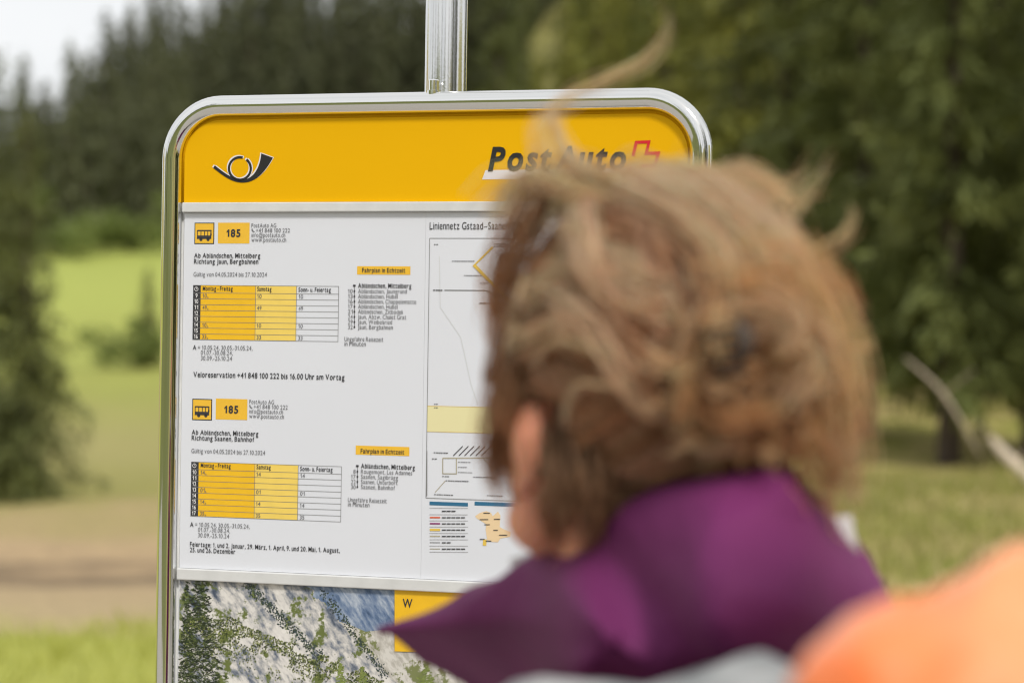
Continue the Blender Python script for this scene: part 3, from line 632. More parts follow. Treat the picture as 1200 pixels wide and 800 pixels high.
def remesh(name, beads, voxel, m, parent, smooth=6, folds=0, fscale=.08):
    V, F = sphere_beads(beads); me = bpy.data.meshes.new(name); me.from_pydata(V.tolist(), [], F.tolist()); bm = bmesh.new(); bm.from_mesh(me)
    bmesh.ops.remove_doubles(bm, verts=bm.verts, dist=1e-6); bmesh.ops.recalc_face_normals(bm, faces=bm.faces); bm.to_mesh(me); bm.free()
    o = bpy.data.objects.new(name, me); C.objects.link(o)
    r = o.modifiers.new('r', 'REMESH'); r.mode = 'VOXEL'; r.voxel_size = voxel; r.use_smooth_shade = True
    s = o.modifiers.new('s', 'SMOOTH'); s.factor = .5; s.iterations = smooth
    if folds:
        tx = bpy.data.textures.new('folds', 'CLOUDS'); tx.noise_scale = fscale; tx.noise_depth = 2
        d = o.modifiers.new('d', 'DISPLACE'); d.texture = tx; d.strength = folds; d.mid_level = .5
        wrinkle(o, .55 * folds)
    dg = bpy.context.evaluated_depsgraph_get(); nm = bpy.data.meshes.new_from_object(o.evaluated_get(dg)); bpy.data.objects.remove(o); bpy.data.meshes.remove(me)
    nm.materials.clear(); nm.materials.append(m); nm.name = name; nm.polygons.foreach_set('use_smooth', [True] * len(nm.polygons))
    return link(bpy.data.objects.new(name, nm), parent)
def rot(p, a, c=(0, 0)):
    x, y = p[0] - c[0], p[1] - c[1]; return np.array([c[0] + x * math.cos(a) - y * math.sin(a), c[1] + x * math.sin(a) + y * math.cos(a), p[2]])

def person(loc, rz, H, head_c, head_turn, mats, hair=True, voxel=.006, arm_out=.0):
    """standing figure facing local +Y; head_c = local head centre, head_turn = head yaw relative to the body"""
    root = empty('person', loc, rz); hx, hy, hz = head_c; k = H / 1.66; neck0 = np.array([0, -.01, hz - .22])
    hp = lambda x, y, z: rot((hx + x, hy + y, hz + z), head_turn, (hx, hy))
    B = []
    # head
    B += [(hp(0, -.014, .028), (.076, .094, .086), head_turn), (hp(0, .034, -.026), (.061, .060, .082), head_turn), (hp(0, .052, -.078), (.040, .036, .034), head_turn), (hp(0, .066, -.094), (.022, .020, .018), head_turn),
          (hp(0, .086, .020), (.050, .016, .020), head_turn), (hp(0, .094, -.004), (.010, .012, .026), head_turn), (hp(0, .104, -.024), (.014, .014, .012), head_turn), (hp(.010, .096, -.027), (.009, .010, .008), head_turn), (hp(-.010, .096, -.027), (.009, .010, .008), head_turn),
          (hp(0, .086, -.055), (.022, .014, .007), head_turn), (hp(0, .085, -.065), (.019, .013, .007), head_turn)]
    for s in (-1, 1):
        B += [(hp(s * .036, .072, -.020), (.022, .020, .020), head_turn), (hp(s * .048, .03, -.07), (.016, .030, .022), head_turn)]
        B += [(hp(s * (.076 + .007 * q), -.004 - .010 * q, -.018), (.010, .016 + .002 * q, .029), head_turn) for q in (0, 1)] + [(hp(s * .077, .002, -.045), (.008, .009, .012), head_turn)]
    B += limb([hp(0, -.018, -.06), (hx * .5, hy * .5 - .018, hz - .15), (0, -.012, hz - .23)], [(.052, .054, .05), (.053, .054, .05), (.064, .058, .05)])
    sh = hz - .255                                                     # shoulder joint height
    hipz = .84 * k; kn = .46 * k
    tors = lambda g: limb([(0, -.01, sh + .045), (0, -.008, sh - .02), (0, .0, sh - .14), (0, .0, sh - .30), (0, -.005, hipz + .10), (0, -.01, hipz)],
                          [(.085 + g, .068 + g, .05), (.135 + g, .088 + g, .06 + g), (.145 + g, .105 + g, .07), (.122 + g, .092 + g, .07), (.140 + g, .10 + g, .07), (.148 + g, .112 + g, .07)])
    B += tors(0)
    arms = {}
    for s in (-1, 1):
        S = np.array([s * .165, -.012, sh - .005 - mats.get('drop', 0)]); E = S + np.array([s * (.06 + arm_out), -.02, -.27 * k]); Wr = E + np.array([-s * .02, .10, -.215 * k]); arms[s] = (S, E, Wr)
        B += limb([(s * .07, -.012, sh + .025), S, E, Wr], [.050, .056, .040, .025])
        d = (Wr - E) / np.linalg.norm(Wr - E); P = Wr + d * .05
        B += limb([Wr, P, P + d * .035], [(.022, .030, .026), (.016, .038, .034), (.013, .036, .030)])
        for q, (off, ln) in enumerate(((.030, .068), (.011, .078), (-.009, .072), (-.028, .056))):       # four fingers, slightly curled inwards
            b0 = P + d * .045 + np.array([0, off, off * .35]); b1 = b0 + d * ln * .42; b2 = b1 + d * ln * .32 + np.array([-s * .010, .004, 0]); b3 = b2 + d * ln * .22 + np.array([-s * .014, .004, .002])
            B += limb([b0, b1, b2, b3], [.0088, .0084, .0078, .0066])
        t0 = Wr + d * .02 + np.array([-s * .006, .026, .006]); t1 = t0 + d * .032 + np.array([-s * .012, .018, 0]); t2 = t1 + d * .030 + np.array([-s * .008, .004, 0]); B += limb([t0, t1, t2], [.012, .010, .0085])
    legs = {}
    for s in (-1, 1):
        Hp = np.array([s * .085, -.01, hipz]); K = np.array([s * .095, .012, kn]); A = np.array([s * .10, -.02, .085]); legs[s] = (Hp, K, A)
        B += limb([Hp, K, K + np.array([0, -.018, -.12]), A], [.082, .055, .054, .036]) + limb([A, A + np.array([s * .006, .04, -.04]), A + np.array([s * .02, .15, -.058])], [.036, .036, .024])
    remesh('body', B, voxel, mats['skin'], root, 4)
    for s in (-1, 1):
        c = hp(s * .031, .0775, .0); V, F = sphere_beads([(c, (.0125, .0125, .0125), 0)]); e = mesh_obj('eye', V, F.tolist(), M['eye'], root, True)
        V, F = sphere_beads([(hp(s * .031, .0872, .0), (.0055, .0035, .0055), head_turn)]); mesh_obj('iris', V, F.tolist(), M['iris'], e, True)
        V, F = sphere_beads([(hp(s * .033 + s * q * .008, .1005 - .0022 * abs(q + .3) ** 1.6, .022 + .002 * (1 - abs(q))), (.006, .0035, .003), head_turn) for q in (-2, -1, 0, 1)]); mesh_obj('eyebrow', V, F.tolist(), M['scalp'], root, True)
    V, F = sphere_beads([(hp(0, .0975, -.0555), (.019, .005, .0036), head_turn), (hp(0, .0965, -.0638), (.017, .005, .0042), head_turn)]); mesh_obj('lips', V, F.tolist(), M['lip'], root, True)
    # clothing: jacket over torso and sleeves, trousers, boots
    J = limb([(0, -.008, sh - .015), (0, .0, sh - .14), (0, .0, sh - .30), (0, -.005, hipz + .08), (0, -.01, hipz - .08)], [(.142, .100, .062), (.160, .125, .08), (.148, .118, .08), (.158, .122, .08), (.165, .130, .08)])
    for s in (-1, 1):
        S, E, Wr = arms[s]; J += limb([(s * .06, -.012, sh + .032), S + np.array([0, 0, .004]), (S + E) / 2, E, Wr + (E - Wr) * .06], [.056, .072, .064, .054, .038])
    J += limb([(0, -.012, sh + .075), (0, -.01, sh + .02)], [(.072, .066, .02), (.105, .078, .05)])
    remesh('jacket', J, .007, mats['jacket'], root, 4, mats.get('folds', .034), .055)
    Tz = []
    for s in (-1, 1):
        Hp, K, A = legs[s]; Tz += limb([(s * .06, -.01, hipz + .03), Hp, K, A + np.array([0, 0, .02])], [(.10, .125, .07), .098, .072, .062])
    remesh('trousers', Tz, .011, mats['trousers'], root, 5, .016, .06)
    for s in (-1, 1):
        A = legs[s][2]; bt = limb([A + np.array([0, 0, .06]), A + np.array([0, -.006, -.02]), A + np.array([0, -.02, -.045])], [.052, .050, .042]) + limb([A + np.array([0, -.01, -.045]), A + np.array([s * .012, .10, -.050]), A + np.array([s * .02, .155, -.056])], [(.044, .04, .040), (.048, .04, .036), (.040, .03, .028)])
        remesh('boot', bt, .008, mats['shoe'], root, 4)
    return root, hp, sh

SCN = M
# --- woman in purple
HW = W(735, 484, 1.56)                         # head centre in the world
BYAW = R(22); HYAW = R(33)
wx, wy = HW[0] + 0.03 * math.sin(BYAW), HW[1] - 0.03 * math.cos(BYAW)
gz = 0.012
woman, hp, sh = person((wx, wy, gz), BYAW, 1.63, (0, .03, HW[2] - gz), HYAW - BYAW, {'skin': M['skin'], 'jacket': M['purple'], 'trousers': M['trouser'], 'shoe': M['shoe']}, voxel=.0055)
tag(woman, 'person with tousled blond bun and purple hooded jacket reading the timetable, seen from behind', 'person')
MWI = np.array((Matrix.Translation((wx, wy, gz)) @ Matrix.Rotation(BYAW, 4, 'Z')).inverted())
def loc_of(P): P = np.atleast_2d(np.asarray(P, float)); return P @ MWI[:3, :3].T + MWI[:3, 3]
def catmull(P, n):
    P = np.array(P, float); Q = np.concatenate([[2 * P[0] - P[1]], P, [2 * P[-1] - P[-2]]]); out = []
    for i in range(len(P) - 1):
        for t in np.linspace(0, 1, n, endpoint=False):
            a, b, c, d = Q[i:i + 4]; out.append(.5 * (2 * b + (c - a) * t + (2 * a - 5 * b + 4 * c - d) * t * t + (3 * b - a - 3 * c + d) * t ** 3))
    out.append(P[-1]); return np.array(out)
# hood: folded down over shoulders, front rim blown out to the left
rows = [
    [(448, 734, 1.80), (548, 694, 1.73), (640, 648, 1.64), (725, 592, 1.53), (830, 553, 1.46), (920, 545, 1.46), (968, 580, 1.51), (968, 610, 1.60)],
    [(441, 735, 1.77), (540, 692, 1.69), (640, 640, 1.57), (735, 590, 1.46), (838, 554, 1.41), (925, 548, 1.42), (980, 584, 1.49), (990, 612, 1.60)],
    [(444, 738, 1.75), (548, 712, 1.65), (645, 676, 1.505), (742, 652, 1.42), (848, 632, 1.355), (942, 628, 1.38), (1008, 642, 1.47), (1018, 650, 1.60)],
    [(458, 750, 1.75), (556, 738, 1.64), (652, 716, 1.462), (748, 702, 1.395), (852, 688, 1.33), (950, 682, 1.36), (1028, 684, 1.46), (1040, 690, 1.60)],
    [(490, 774, 1.80), (572, 766, 1.66), (660, 752, 1.445), (752, 752, 1.39), (855, 745, 1.325), (955, 735, 1.36), (1040, 722, 1.47), (1054, 726, 1.60)],
    [(540, 806, 1.86), (596, 806, 1.70), (668, 798, 1.450), (756, 800, 1.42), (858, 795, 1.35), (956, 788, 1.39), (1042, 772, 1.49), (1058, 775, 1.60)],
    [(580, 850, 1.86), (630, 860, 1.76), (690, 860, 1.54), (765, 855, 1.50), (860, 850, 1.46), (955, 845, 1.48), (1035, 830, 1.55), (1050, 830, 1.62)]]
G = np.array([[W(*p) for p in r] for r in rows]); G = np.array([catmull(r, 8) for r in G]); G = np.array([catmull(G[:, j], 7) for j in range(G.shape[1])]).transpose(1, 0, 2)
nr, nc = G.shape[:2]
for i in range(nr):                                     # soft folds running down from the neck
    for j in range(nc):
        t = i / nr; q = j / nc
        G[i, j, 1] += -.016 * math.exp(-((q - .20 - .26 * t) / .045) ** 2) * min(1, t * 4) + .020 * math.exp(-((q - .29 - .26 * t) / .04) ** 2) * min(1, t * 4) + .007 * math.sin(q * 31 + t * 3.2) * min(1, t * 3) * (1 - .5 * q)
hv = loc_of(G.reshape(-1, 3)); hf = [(i * nc + j, (i + 1) * nc + j, (i + 1) * nc + j + 1, i * nc + j + 1) for i in range(nr - 1) for j in range(nc - 1)]
hood = mesh_obj('hood', hv, hf, M['purple'], woman, True); hood.modifiers.new('fine', 'SUBSURF').render_levels = 1; wrinkle(hood, .017, .16); sm = hood.modifiers.new('thick', 'SOLIDIFY'); sm.thickness = .005; sm.offset = -1; sm.offset = -1
# pale inner collar round the neck
cp = [(W(628, 648, 1.60), W(640, 690, 1.60)), (W(600, 655, 1.70), W(610, 690, 1.70)), (W(700, 650, 1.78), W(700, 690, 1.78)), (W(860, 640, 1.76), W(860, 690, 1.76)), (W(980, 606, 1.62), W(982, 660, 1.62)), (W(992, 603, 1.55), W(1006, 655, 1.56)), (W(940, 610, 1.50), W(940, 660, 1.50)), (W(800, 630, 1.50), W(800, 670, 1.50)), (W(700, 640, 1.54), W(700, 680, 1.54))]
top = catmull([c[0] for c in cp] + [cp[0][0]], 6)[:-1]; bot_ = catmull([c[1] for c in cp] + [cp[0][1]], 6)[:-1]; n = len(top)
o = mesh_obj('inner_collar', loc_of(np.concatenate([top, bot_])), [(i, (i + 1) % n, (i + 1) % n + n, i + n) for i in range(n)], M['collar'], woman, True); s_ = o.modifiers.new('thick', 'SOLIDIFY'); s_.thickness = .006

# --- hair
def frame_from(hpf):
    o = hpf(0, 0, 0); return o, hpf(1, 0, 0) - o, hpf(0, 1, 0) - o, np.array([0, 0, 1.0])
HO, HX, HY, HZ = frame_from(hp)
def h2l(p): p = np.asarray(p); return HO + p[..., 0:1] * HX + p[..., 1:2] * HY + p[..., 2:3] * HZ      # head frame -> person local
def w2h(P): q = loc_of(P) - HO; return np.stack([q @ HX, q @ HY, q @ HZ], -1)
SC = np.array([0, -.014, .028]); SR = np.array([.082, .099, .092])
BUN = w2h(W(884, 432, 1.43))[0]
V0 = []; F0 = []
nu, nv = 40, 22; grid = []
for j in range(nv + 1):
    for i in range(nu):
        a = 2 * math.pi * i / nu; t = math.pi * j / nv; d = np.array([math.sin(t) * math.cos(a), math.sin(t) * math.sin(a), math.cos(t)]); grid.append(d)
grid = np.array(grid); keep = lambda d: not (d[1] > .30 and d[2] < .62) and not (d[2] < -.25 and d[1] > -.15) and d[2] > -.86 and not (abs(d[0]) > .6 and d[2] < -.05 and d[1] > -.25)
cv = h2l(SC + grid * SR * 1.03); cf = []
for j in range(nv):
    for i in range(nu):
        q = (j * nu + i, (j + 1) * nu + i, (j + 1) * nu + (i + 1) % nu, j * nu + (i + 1) % nu)
        if all(keep(grid[k]) for k in q): cf.append(q)
hair_root = mesh_obj('hair', cv, cf, M['scalp'], woman, True)
ST = []      # list of (points (n,3) in head frame, radius array, colour array)
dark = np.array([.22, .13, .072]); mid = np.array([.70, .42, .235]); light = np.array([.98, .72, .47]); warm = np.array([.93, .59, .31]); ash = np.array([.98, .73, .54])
NS = 13
def colour(base, var=.25): return np.clip(base * (1 + rng.normal(0, var)), .02, .9)
def add(P, r, c0, c1=None, taper=True):
    n = len(P); t = np.linspace(0, 1, n); rr = r * (1 - .75 * np.clip((t - .7) / .3, 0, 1)) if taper else np.full(n, r)
    c1 = c0 if c1 is None else c1; ST.append((P, rr, c0[None] * (1 - t[:, None]) + c1[None] * t[:, None]))
bdir = (BUN - SC) / SR; bdir /= np.linalg.norm(bdir)
clumps = rng.normal(size=(230, 3)); clumps /= np.linalg.norm(clumps, axis=1)[:, None]
cl_phase = rng.uniform(0, 6.28, (230, 3)); cl_amp = rng.uniform(.3, 1, 230); cl_tone = np.clip(rng.normal(.66, .42, 230), .05, 1); cl_lift = rng.uniform(0, 1, 230)
cl_jit = rng.normal(size=(230, 3)); cnt = 0
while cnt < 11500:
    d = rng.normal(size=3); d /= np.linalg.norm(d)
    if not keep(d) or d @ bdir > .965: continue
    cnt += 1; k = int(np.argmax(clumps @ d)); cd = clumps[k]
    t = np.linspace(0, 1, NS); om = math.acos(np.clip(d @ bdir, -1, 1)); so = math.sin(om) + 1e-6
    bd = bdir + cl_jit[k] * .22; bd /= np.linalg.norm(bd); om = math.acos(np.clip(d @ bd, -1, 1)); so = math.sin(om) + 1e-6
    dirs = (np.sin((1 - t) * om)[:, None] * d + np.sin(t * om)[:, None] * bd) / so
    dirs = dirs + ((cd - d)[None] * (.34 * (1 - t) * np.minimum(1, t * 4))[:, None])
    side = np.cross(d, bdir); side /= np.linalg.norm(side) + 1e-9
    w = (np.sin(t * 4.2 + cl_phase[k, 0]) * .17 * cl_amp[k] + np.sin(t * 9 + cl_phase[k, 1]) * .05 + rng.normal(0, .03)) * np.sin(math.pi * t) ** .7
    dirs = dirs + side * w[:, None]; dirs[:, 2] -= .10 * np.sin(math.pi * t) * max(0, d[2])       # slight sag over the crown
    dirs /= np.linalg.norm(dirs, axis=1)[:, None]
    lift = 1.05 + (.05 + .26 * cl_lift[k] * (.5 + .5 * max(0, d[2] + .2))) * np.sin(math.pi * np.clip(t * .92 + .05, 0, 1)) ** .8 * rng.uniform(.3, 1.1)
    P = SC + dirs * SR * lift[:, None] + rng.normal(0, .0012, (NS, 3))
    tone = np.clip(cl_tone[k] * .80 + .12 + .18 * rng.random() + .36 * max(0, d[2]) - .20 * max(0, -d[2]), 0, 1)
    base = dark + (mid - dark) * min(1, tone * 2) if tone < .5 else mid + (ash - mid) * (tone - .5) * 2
    add(P, .00055, colour(base, .18), colour(base * np.array([.92, .82, .72]), .18), False)  # strand ends coloured darker for the shaded groove before the bun
HOL = w2h(W(868, 425, 1.36))[0] - BUN; HOL /= np.linalg.norm(HOL)
def in_hollow(P, lim=.94):
    q = P - BUN; q = q / (np.linalg.norm(q, axis=1)[:, None] + 1e-9); return bool((q @ HOL > lim).any())
# bun: coils of twisted hair, fluffy outside, a dark hollow in the middle
BR = np.array([.041, .041, .047])
for q in range(2300):
    k = int(rng.integers(0, 46)); r0 = np.random.default_rng(1000 + k)
    ax = r0.normal(size=3) * np.array([.8, .8, .6]) + np.array([0, -.9, .2]); ax /= np.linalg.norm(ax)
    u = np.cross(ax, [0, 0, 1.0]); u /= np.linalg.norm(u); v = np.cross(ax, u); ph = r0.uniform(0, 6.28); span = r0.uniform(2.2, 5.2); tilt = r0.uniform(-.55, .55); rr = r0.uniform(.62, 1.12)
    a = ph + np.linspace(0, span, NS) + rng.normal(0, .06); rr = rr * (1 + rng.normal(0, .05)); wob = .10 * np.sin(a * 2.3 + k) + .05 * np.sin(a * 5 + k * 2)
    P = BUN + ((np.cos(a)[:, None] * u + np.sin(a)[:, None] * v) * (rr + wob)[:, None] * math.cos(tilt) + ax * (math.sin(tilt) + .12 * np.sin(a * 1.7 + k))[:, None]) * BR + rng.normal(0, .0016, 3)
    if in_hollow(P): continue
    tone = r0.random() * .8 + .2 * rng.random(); base = dark * .9 + (warm - dark * .9) * min(1, tone * 1.6) if tone < .62 else warm + (light - warm) * (tone - .62) / .38
    add(P, .00055, colour(base, .16), None, False)
# nape and loose locks, wind-blown tufts (measured run, seen depth)
def tuft(pts, n, spread, c0, c1, r=.00045, root_spread=None, frizz=.0):
    P0 = w2h(np.array([W(*p) for p in pts])); Pc = catmull(P0, 6); m = len(Pc); t = np.linspace(0, 1, m)
    for q in range(n):
        o0 = rng.normal(0, root_spread or spread, 3); o1 = rng.normal(0, spread, 3); s = rng.uniform(.65, 1.0); e = max(4, int(m * s))
        f_ = np.sin(t * rng.uniform(6, 16) + rng.uniform(0, 6))[:, None] * rng.normal(0, 1, 3) * frizz * t[:, None]
        P = Pc + o0 * (1 - t)[:, None] + o1 * (t ** .8)[:, None] + f_; add(P[:e], r, colour(c0, .15), colour(c1, .15))
tuft([(668, 235, 1.52), (640, 190, 1.53), (634, 150, 1.54), (664, 118, 1.55), (716, 92, 1.56), (760, 68, 1.57), (782, 30, 1.58), (770, 4, 1.59)], 22, .0036, light, light, .00032, .006, .002)
tuft([(700, 215, 1.52), (660, 170, 1.53), (640, 118, 1.54)], 16, .004, ash, ash)
tuft([(840, 235, 1.47), (866, 204, 1.46), (896, 206, 1.46), (920, 238, 1.46), (926, 288, 1.46), (908, 330, 1.45)], 10, .0045, ash, light, .0004, .007, .001)
tuft([(925, 320, 1.43), (962, 292, 1.42), (992, 272, 1.42), (1003, 246, 1.42), (996, 226, 1.42)], 8, .0050, light, light, .0004, .005)
tuft([(900, 260, 1.44), (935, 225, 1.44), (955, 205, 1.44), (985, 195, 1.43)], 9, .007, light, light)
tuft([(930, 300, 1.42), (972, 380, 1.40), (994, 460, 1.40), (992, 530, 1.41)], 60, .0095, warm, light, .0005, .010, .002)
tuft([(960, 430, 1.40), (984, 500, 1.41), (985, 560, 1.43), (978, 600, 1.46)], 60, .009, warm, ash, .0005, .012, .002)
tuft([(930, 480, 1.40), (960, 540, 1.42), (965, 580, 1.45), (1000, 600, 1.48)], 55, .010, warm, light, .0005, .012, .002)
tuft([(880, 330, 1.40), (938, 330, 1.40), (970, 400, 1.40), (985, 450, 1.40)], 55, .010, warm, light, .0005, .012, .002)
for q in range(170):                                    # messy coils thrown round the knot
    c = np.array([random.gauss(882, 28), random.gauss(428, 34)]); ra = random.uniform(26, 66); rb = ra * random.uniform(.55, 1.0); a0 = random.uniform(0, 6.28); sp = random.uniform(1.2, 3.4) * random.choice((-1, 1)); tl = random.uniform(0, 3.14); dd = random.uniform(1.355, 1.40)
    run = []
    for t in np.linspace(0, 1, 5):
        a = a0 + sp * t; ex, ey = ra * math.cos(a), rb * math.sin(a); gx_ = c[0] + ex * math.cos(tl) - ey * math.sin(tl); gy_ = c[1] + ex * math.sin(tl) + ey * math.cos(tl)
        dist = math.hypot(gx_ - 893, gy_ - 425) / 110; run.append((gx_ + random.gauss(0, 4), gy_ + random.gauss(0, 4), dd + .055 * min(1.3, dist) ** 2))
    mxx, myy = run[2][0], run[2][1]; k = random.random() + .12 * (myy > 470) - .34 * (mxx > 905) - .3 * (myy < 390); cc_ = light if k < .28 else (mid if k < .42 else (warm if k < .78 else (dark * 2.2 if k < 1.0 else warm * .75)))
    if in_hollow(w2h(np.array([W(*p) for p in run])), .92): continue
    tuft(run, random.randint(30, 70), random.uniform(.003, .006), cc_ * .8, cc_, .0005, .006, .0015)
for x0 in range(640, 860, 12):
    tuft([(x0 + random.uniform(-9, 9), 480 + random.uniform(-25, 25), 1.485 + (x0 < 690) * .03), (x0 + 8, 560, 1.475), (x0 + random.uniform(-14, 16), 605 + random.uniform(-12, 14), 1.485), (x0 + random.uniform(-25, 25), 650, 1.51)], 46, .0060, dark * 1.15, mid * random.uniform(.5, 1.0), .0005, .009, .0015)
for x0, y0 in ((606, 452), (616, 440), (626, 460)):
    tuft([(x0 + 30, y0 - 70, 1.51), (x0, y0 - 10, 1.505), (x0 - 10, y0 + 40, 1.51), (x0 - 6, y0 + 66, 1.52)], 46, .0045, dark * 1.3, mid, .0005, .008, .0015)
for x0, y0 in ((584, 500), (590, 430), (600, 520), (604, 380), (585, 340), (600, 300)):
    tuft([(x0 + 50, y0 - 90, 1.53), (x0 + 4, y0 - 20, 1.55), (x0 - 6 + random.uniform(-6, 6), y0 + 40, 1.56), (x0 + random.uniform(-8, 14), y0 + 80, 1.56)], 60, .0055, mid * .8, mid, .0005, .010, .0015)
for x0 in range(770, 880, 8):                           # loose hair from the crown down over the knot
    j = random.uniform(-8, 8); tuft([(x0 - 40, 222 + j, 1.50), (x0 + 32, 262 + j, 1.445), (x0 + 72, 318 + j * 2, 1.415), (x0 + 96 + 2 * j, 380, 1.405), (x0 + 86 + 4 * j, 440, 1.40)], 22, .0055, ash, random.choice([light, warm, light]), .0005, .008, .002)
for x0 in range(608, 880, 16):                          # wispy outline over the crown
    y0 = 205 + abs(x0 - 730) * .06; tuft([(x0 - 20, y0 + 40, 1.54), (x0, y0 + random.uniform(-6, 8), 1.53), (x0 + 40, y0 + random.uniform(0, 12), 1.52), (x0 + 95, y0 + 35, 1.50)], 36, .0050, ash, light, .0005, .008, .0015)
wind = w2h(W(1000, 300, 1.5))[0] - w2h(W(700, 420, 1.5))[0]; wind /= np.linalg.norm(wind)
for q in range(190):                                    # fine wisps lifted off the outline by the wind
    d = rng.normal(size=3); d /= np.linalg.norm(d)
    if not keep(d) or d[2] < -.35 or d @ bdir > .55: continue
    p0 = SC + d * SR * rng.uniform(1.08, 1.2); tg = bdir - d * (bdir @ d); tg /= np.linalg.norm(tg) + 1e-6; L = rng.uniform(.03, .07); sw = rng.normal(0, .45, 3)
    t = np.linspace(0, 1, 10)[:, None]; P = p0 + L * (tg * t * .8 + d * (.30 * t + .35 * t * t * rng.random()) + wind * .25 * t * t + np.cross(d, tg) * np.sin(t * rng.uniform(2, 5)) * .25 + sw * t * t * .5)
    for z in range(int(rng.integers(4, 11))): add((P + rng.normal(0, .0016, 3) * (1 - t) + rng.normal(0, .004, 3) * t)[:int(rng.integers(6, 11))], .00035, colour(ash, .12), colour(light, .12))
for q in range(140):                                    # and off the knot
    d = rng.normal(size=3); d /= np.linalg.norm(d); ax = rng.normal(size=3); tg = np.cross(ax, d); tg /= np.linalg.norm(tg) + 1e-6; L = rng.uniform(.018, .046); t = np.linspace(0, 1, 9)[:, None]
    P = BUN + d * BR * rng.uniform(.85, 1.05) + L * (tg * np.sin(t * 2.2) + d * .40 * t)
    for z in range(int(rng.integers(4, 10))): add(P + rng.normal(0, .0015, 3) * (1 - t) + rng.normal(0, .004, 3) * t, .00035, colour(warm, .12), colour(light, .12))
HV = []; HF = []; HC = []; k = 0
ang = np.array([0, 2.094, 4.189])
for P, rr, cc in ST:
    n = len(P); tng = np.gradient(P, axis=0); tng /= np.linalg.norm(tng, axis=1)[:, None] + 1e-9
    u = np.cross(tng, [.3, .2, .93]); u /= np.linalg.norm(u, axis=1)[:, None] + 1e-9; v = np.cross(tng, u)
    ring = P[:, None, :] + rr[:, None, None] * (np.cos(ang)[None, :, None] * u[:, None, :] + np.sin(ang)[None, :, None] * v[:, None, :])
    HV.append(ring.reshape(-1, 3)); HC.append(np.repeat(cc, 3, 0))
    i = np.arange(n - 1)[:, None] * 3; j = np.arange(3)[None]; j2 = (j + 1) % 3
    HF.append((np.stack([i + j, i + j2, i + 3 + j2, i + 3 + j], -1).reshape(-1, 4)) + k); k += n * 3
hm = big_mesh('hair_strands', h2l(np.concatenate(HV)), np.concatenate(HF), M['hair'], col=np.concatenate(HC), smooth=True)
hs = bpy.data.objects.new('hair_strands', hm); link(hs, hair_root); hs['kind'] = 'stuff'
# hair clip: a small claw of two toothed jaws in the hollow of the bun
cc = [(866, 378, 1.374), (872, 388, 1.370), (874, 402, 1.370), (871, 414, 1.374), (864, 424, 1.385)]
v, f = sweep(loc_of(catmull([W(*p) for p in cc], 5)), [.002 + .003 * math.sin(math.pi * i / 20) for i in range(21)], 10); clip = mesh_obj('hair_clip', v, f, M['clip'], woman, True)
for k in range(5):
    a = W(860 + k * 3, 384 + 13 * k, 1.372); b = W(838 + k * 2, 388 + 13 * k, 1.385); c = W(824 + k * 2, 392 + 13 * k, 1.41)
    v, f = sweep(loc_of(catmull([a, b, c], 4)), [.0016] * 8 + [.0008], 6); mesh_obj('tooth', v, f, M['clip'], clip, True)

# --- her backpack
PW = W(775, 870, 1.235); pk = empty('backpack', (PW[0], PW[1], gz), BYAW); tag(pk, 'pale grey backpack on the back of the person in purple', 'backpack')
def rbox(name, x0, x1, y0, y1, z0, z1, m, parent, bev, lump=0.0):
    bm = bmesh.new(); bmesh.ops.create_cube(bm, size=1)
    for q in bm.verts: q.co = ((x0 + x1) / 2 + q.co.x * (x1 - x0), (y0 + y1) / 2 + q.co.y * (y1 - y0), (z0 + z1) / 2 + q.co.z * (z1 - z0))
    bmesh.ops.subdivide_edges(bm, edges=bm.edges, cuts=3, use_grid_fill=True)
    bmesh.ops.bevel(bm, geom=[e for e in bm.edges if len(e.link_faces) == 2 and e.calc_face_angle() > 1], offset=bev, segments=4, affect='EDGES', profile=.5)
    for q in bm.verts: q.co += Vector((vnoise(q.co.y * 14, q.co.z * 14, 21) - .5, vnoise(q.co.x * 14, q.co.z * 14, 22) - .5, vnoise(q.co.x * 16, q.co.y * 16, 23) - .5)) * lump
    me = bpy.data.meshes.new(name); bm.to_mesh(me); bm.free(); me.polygons.foreach_set('use_smooth', [True] * len(me.polygons)); me.materials.append(m)
    return link(bpy.data.objects.new(name, me), parent)
zt = PW[2] + .024 - gz
rbox('main_bag', -.13, .13, -.10, .075, zt - .48, zt - .045, M['pack'], pk, .05, .02)
lid = rbox('lid', -.088, .10, -.09, .075, zt - .075, zt + .010, M['pack'], pk, .036, .030)
rbox('front_pocket', -.10, .10, -.145, -.095, zt - .42, zt - .16, M['pack'], pk, .022, .01)
v, f = sweep(catmull([(-.03, .082, zt - .03), (-.025, .092, zt - .012), (.025, .092, zt - .012), (.03, .082, zt - .03)], 5), .005, 8); mesh_obj('grab_loop', v, f, M['pack'], pk, True)
for s in (-1, 1):
    v, f = sweep(catmull([(s * .07, .08, zt - .05), (s * .08, .14, zt - .045), (s * .09, .22, zt - .07), (s * .11, .29, zt - .14), (s * .13, .24, zt - .30), (s * .13, .08, zt - .42)], 6), .014, 8); mesh_obj('shoulder_strap', v, f, M['pack_dark'], pk, True)
    v, f = box(s * .06 - .009, s * .06 + .009, -.150, -.147, zt - .40, zt - .02); mesh_obj('buckle_strap', v, f, M['pack_dark'], pk)

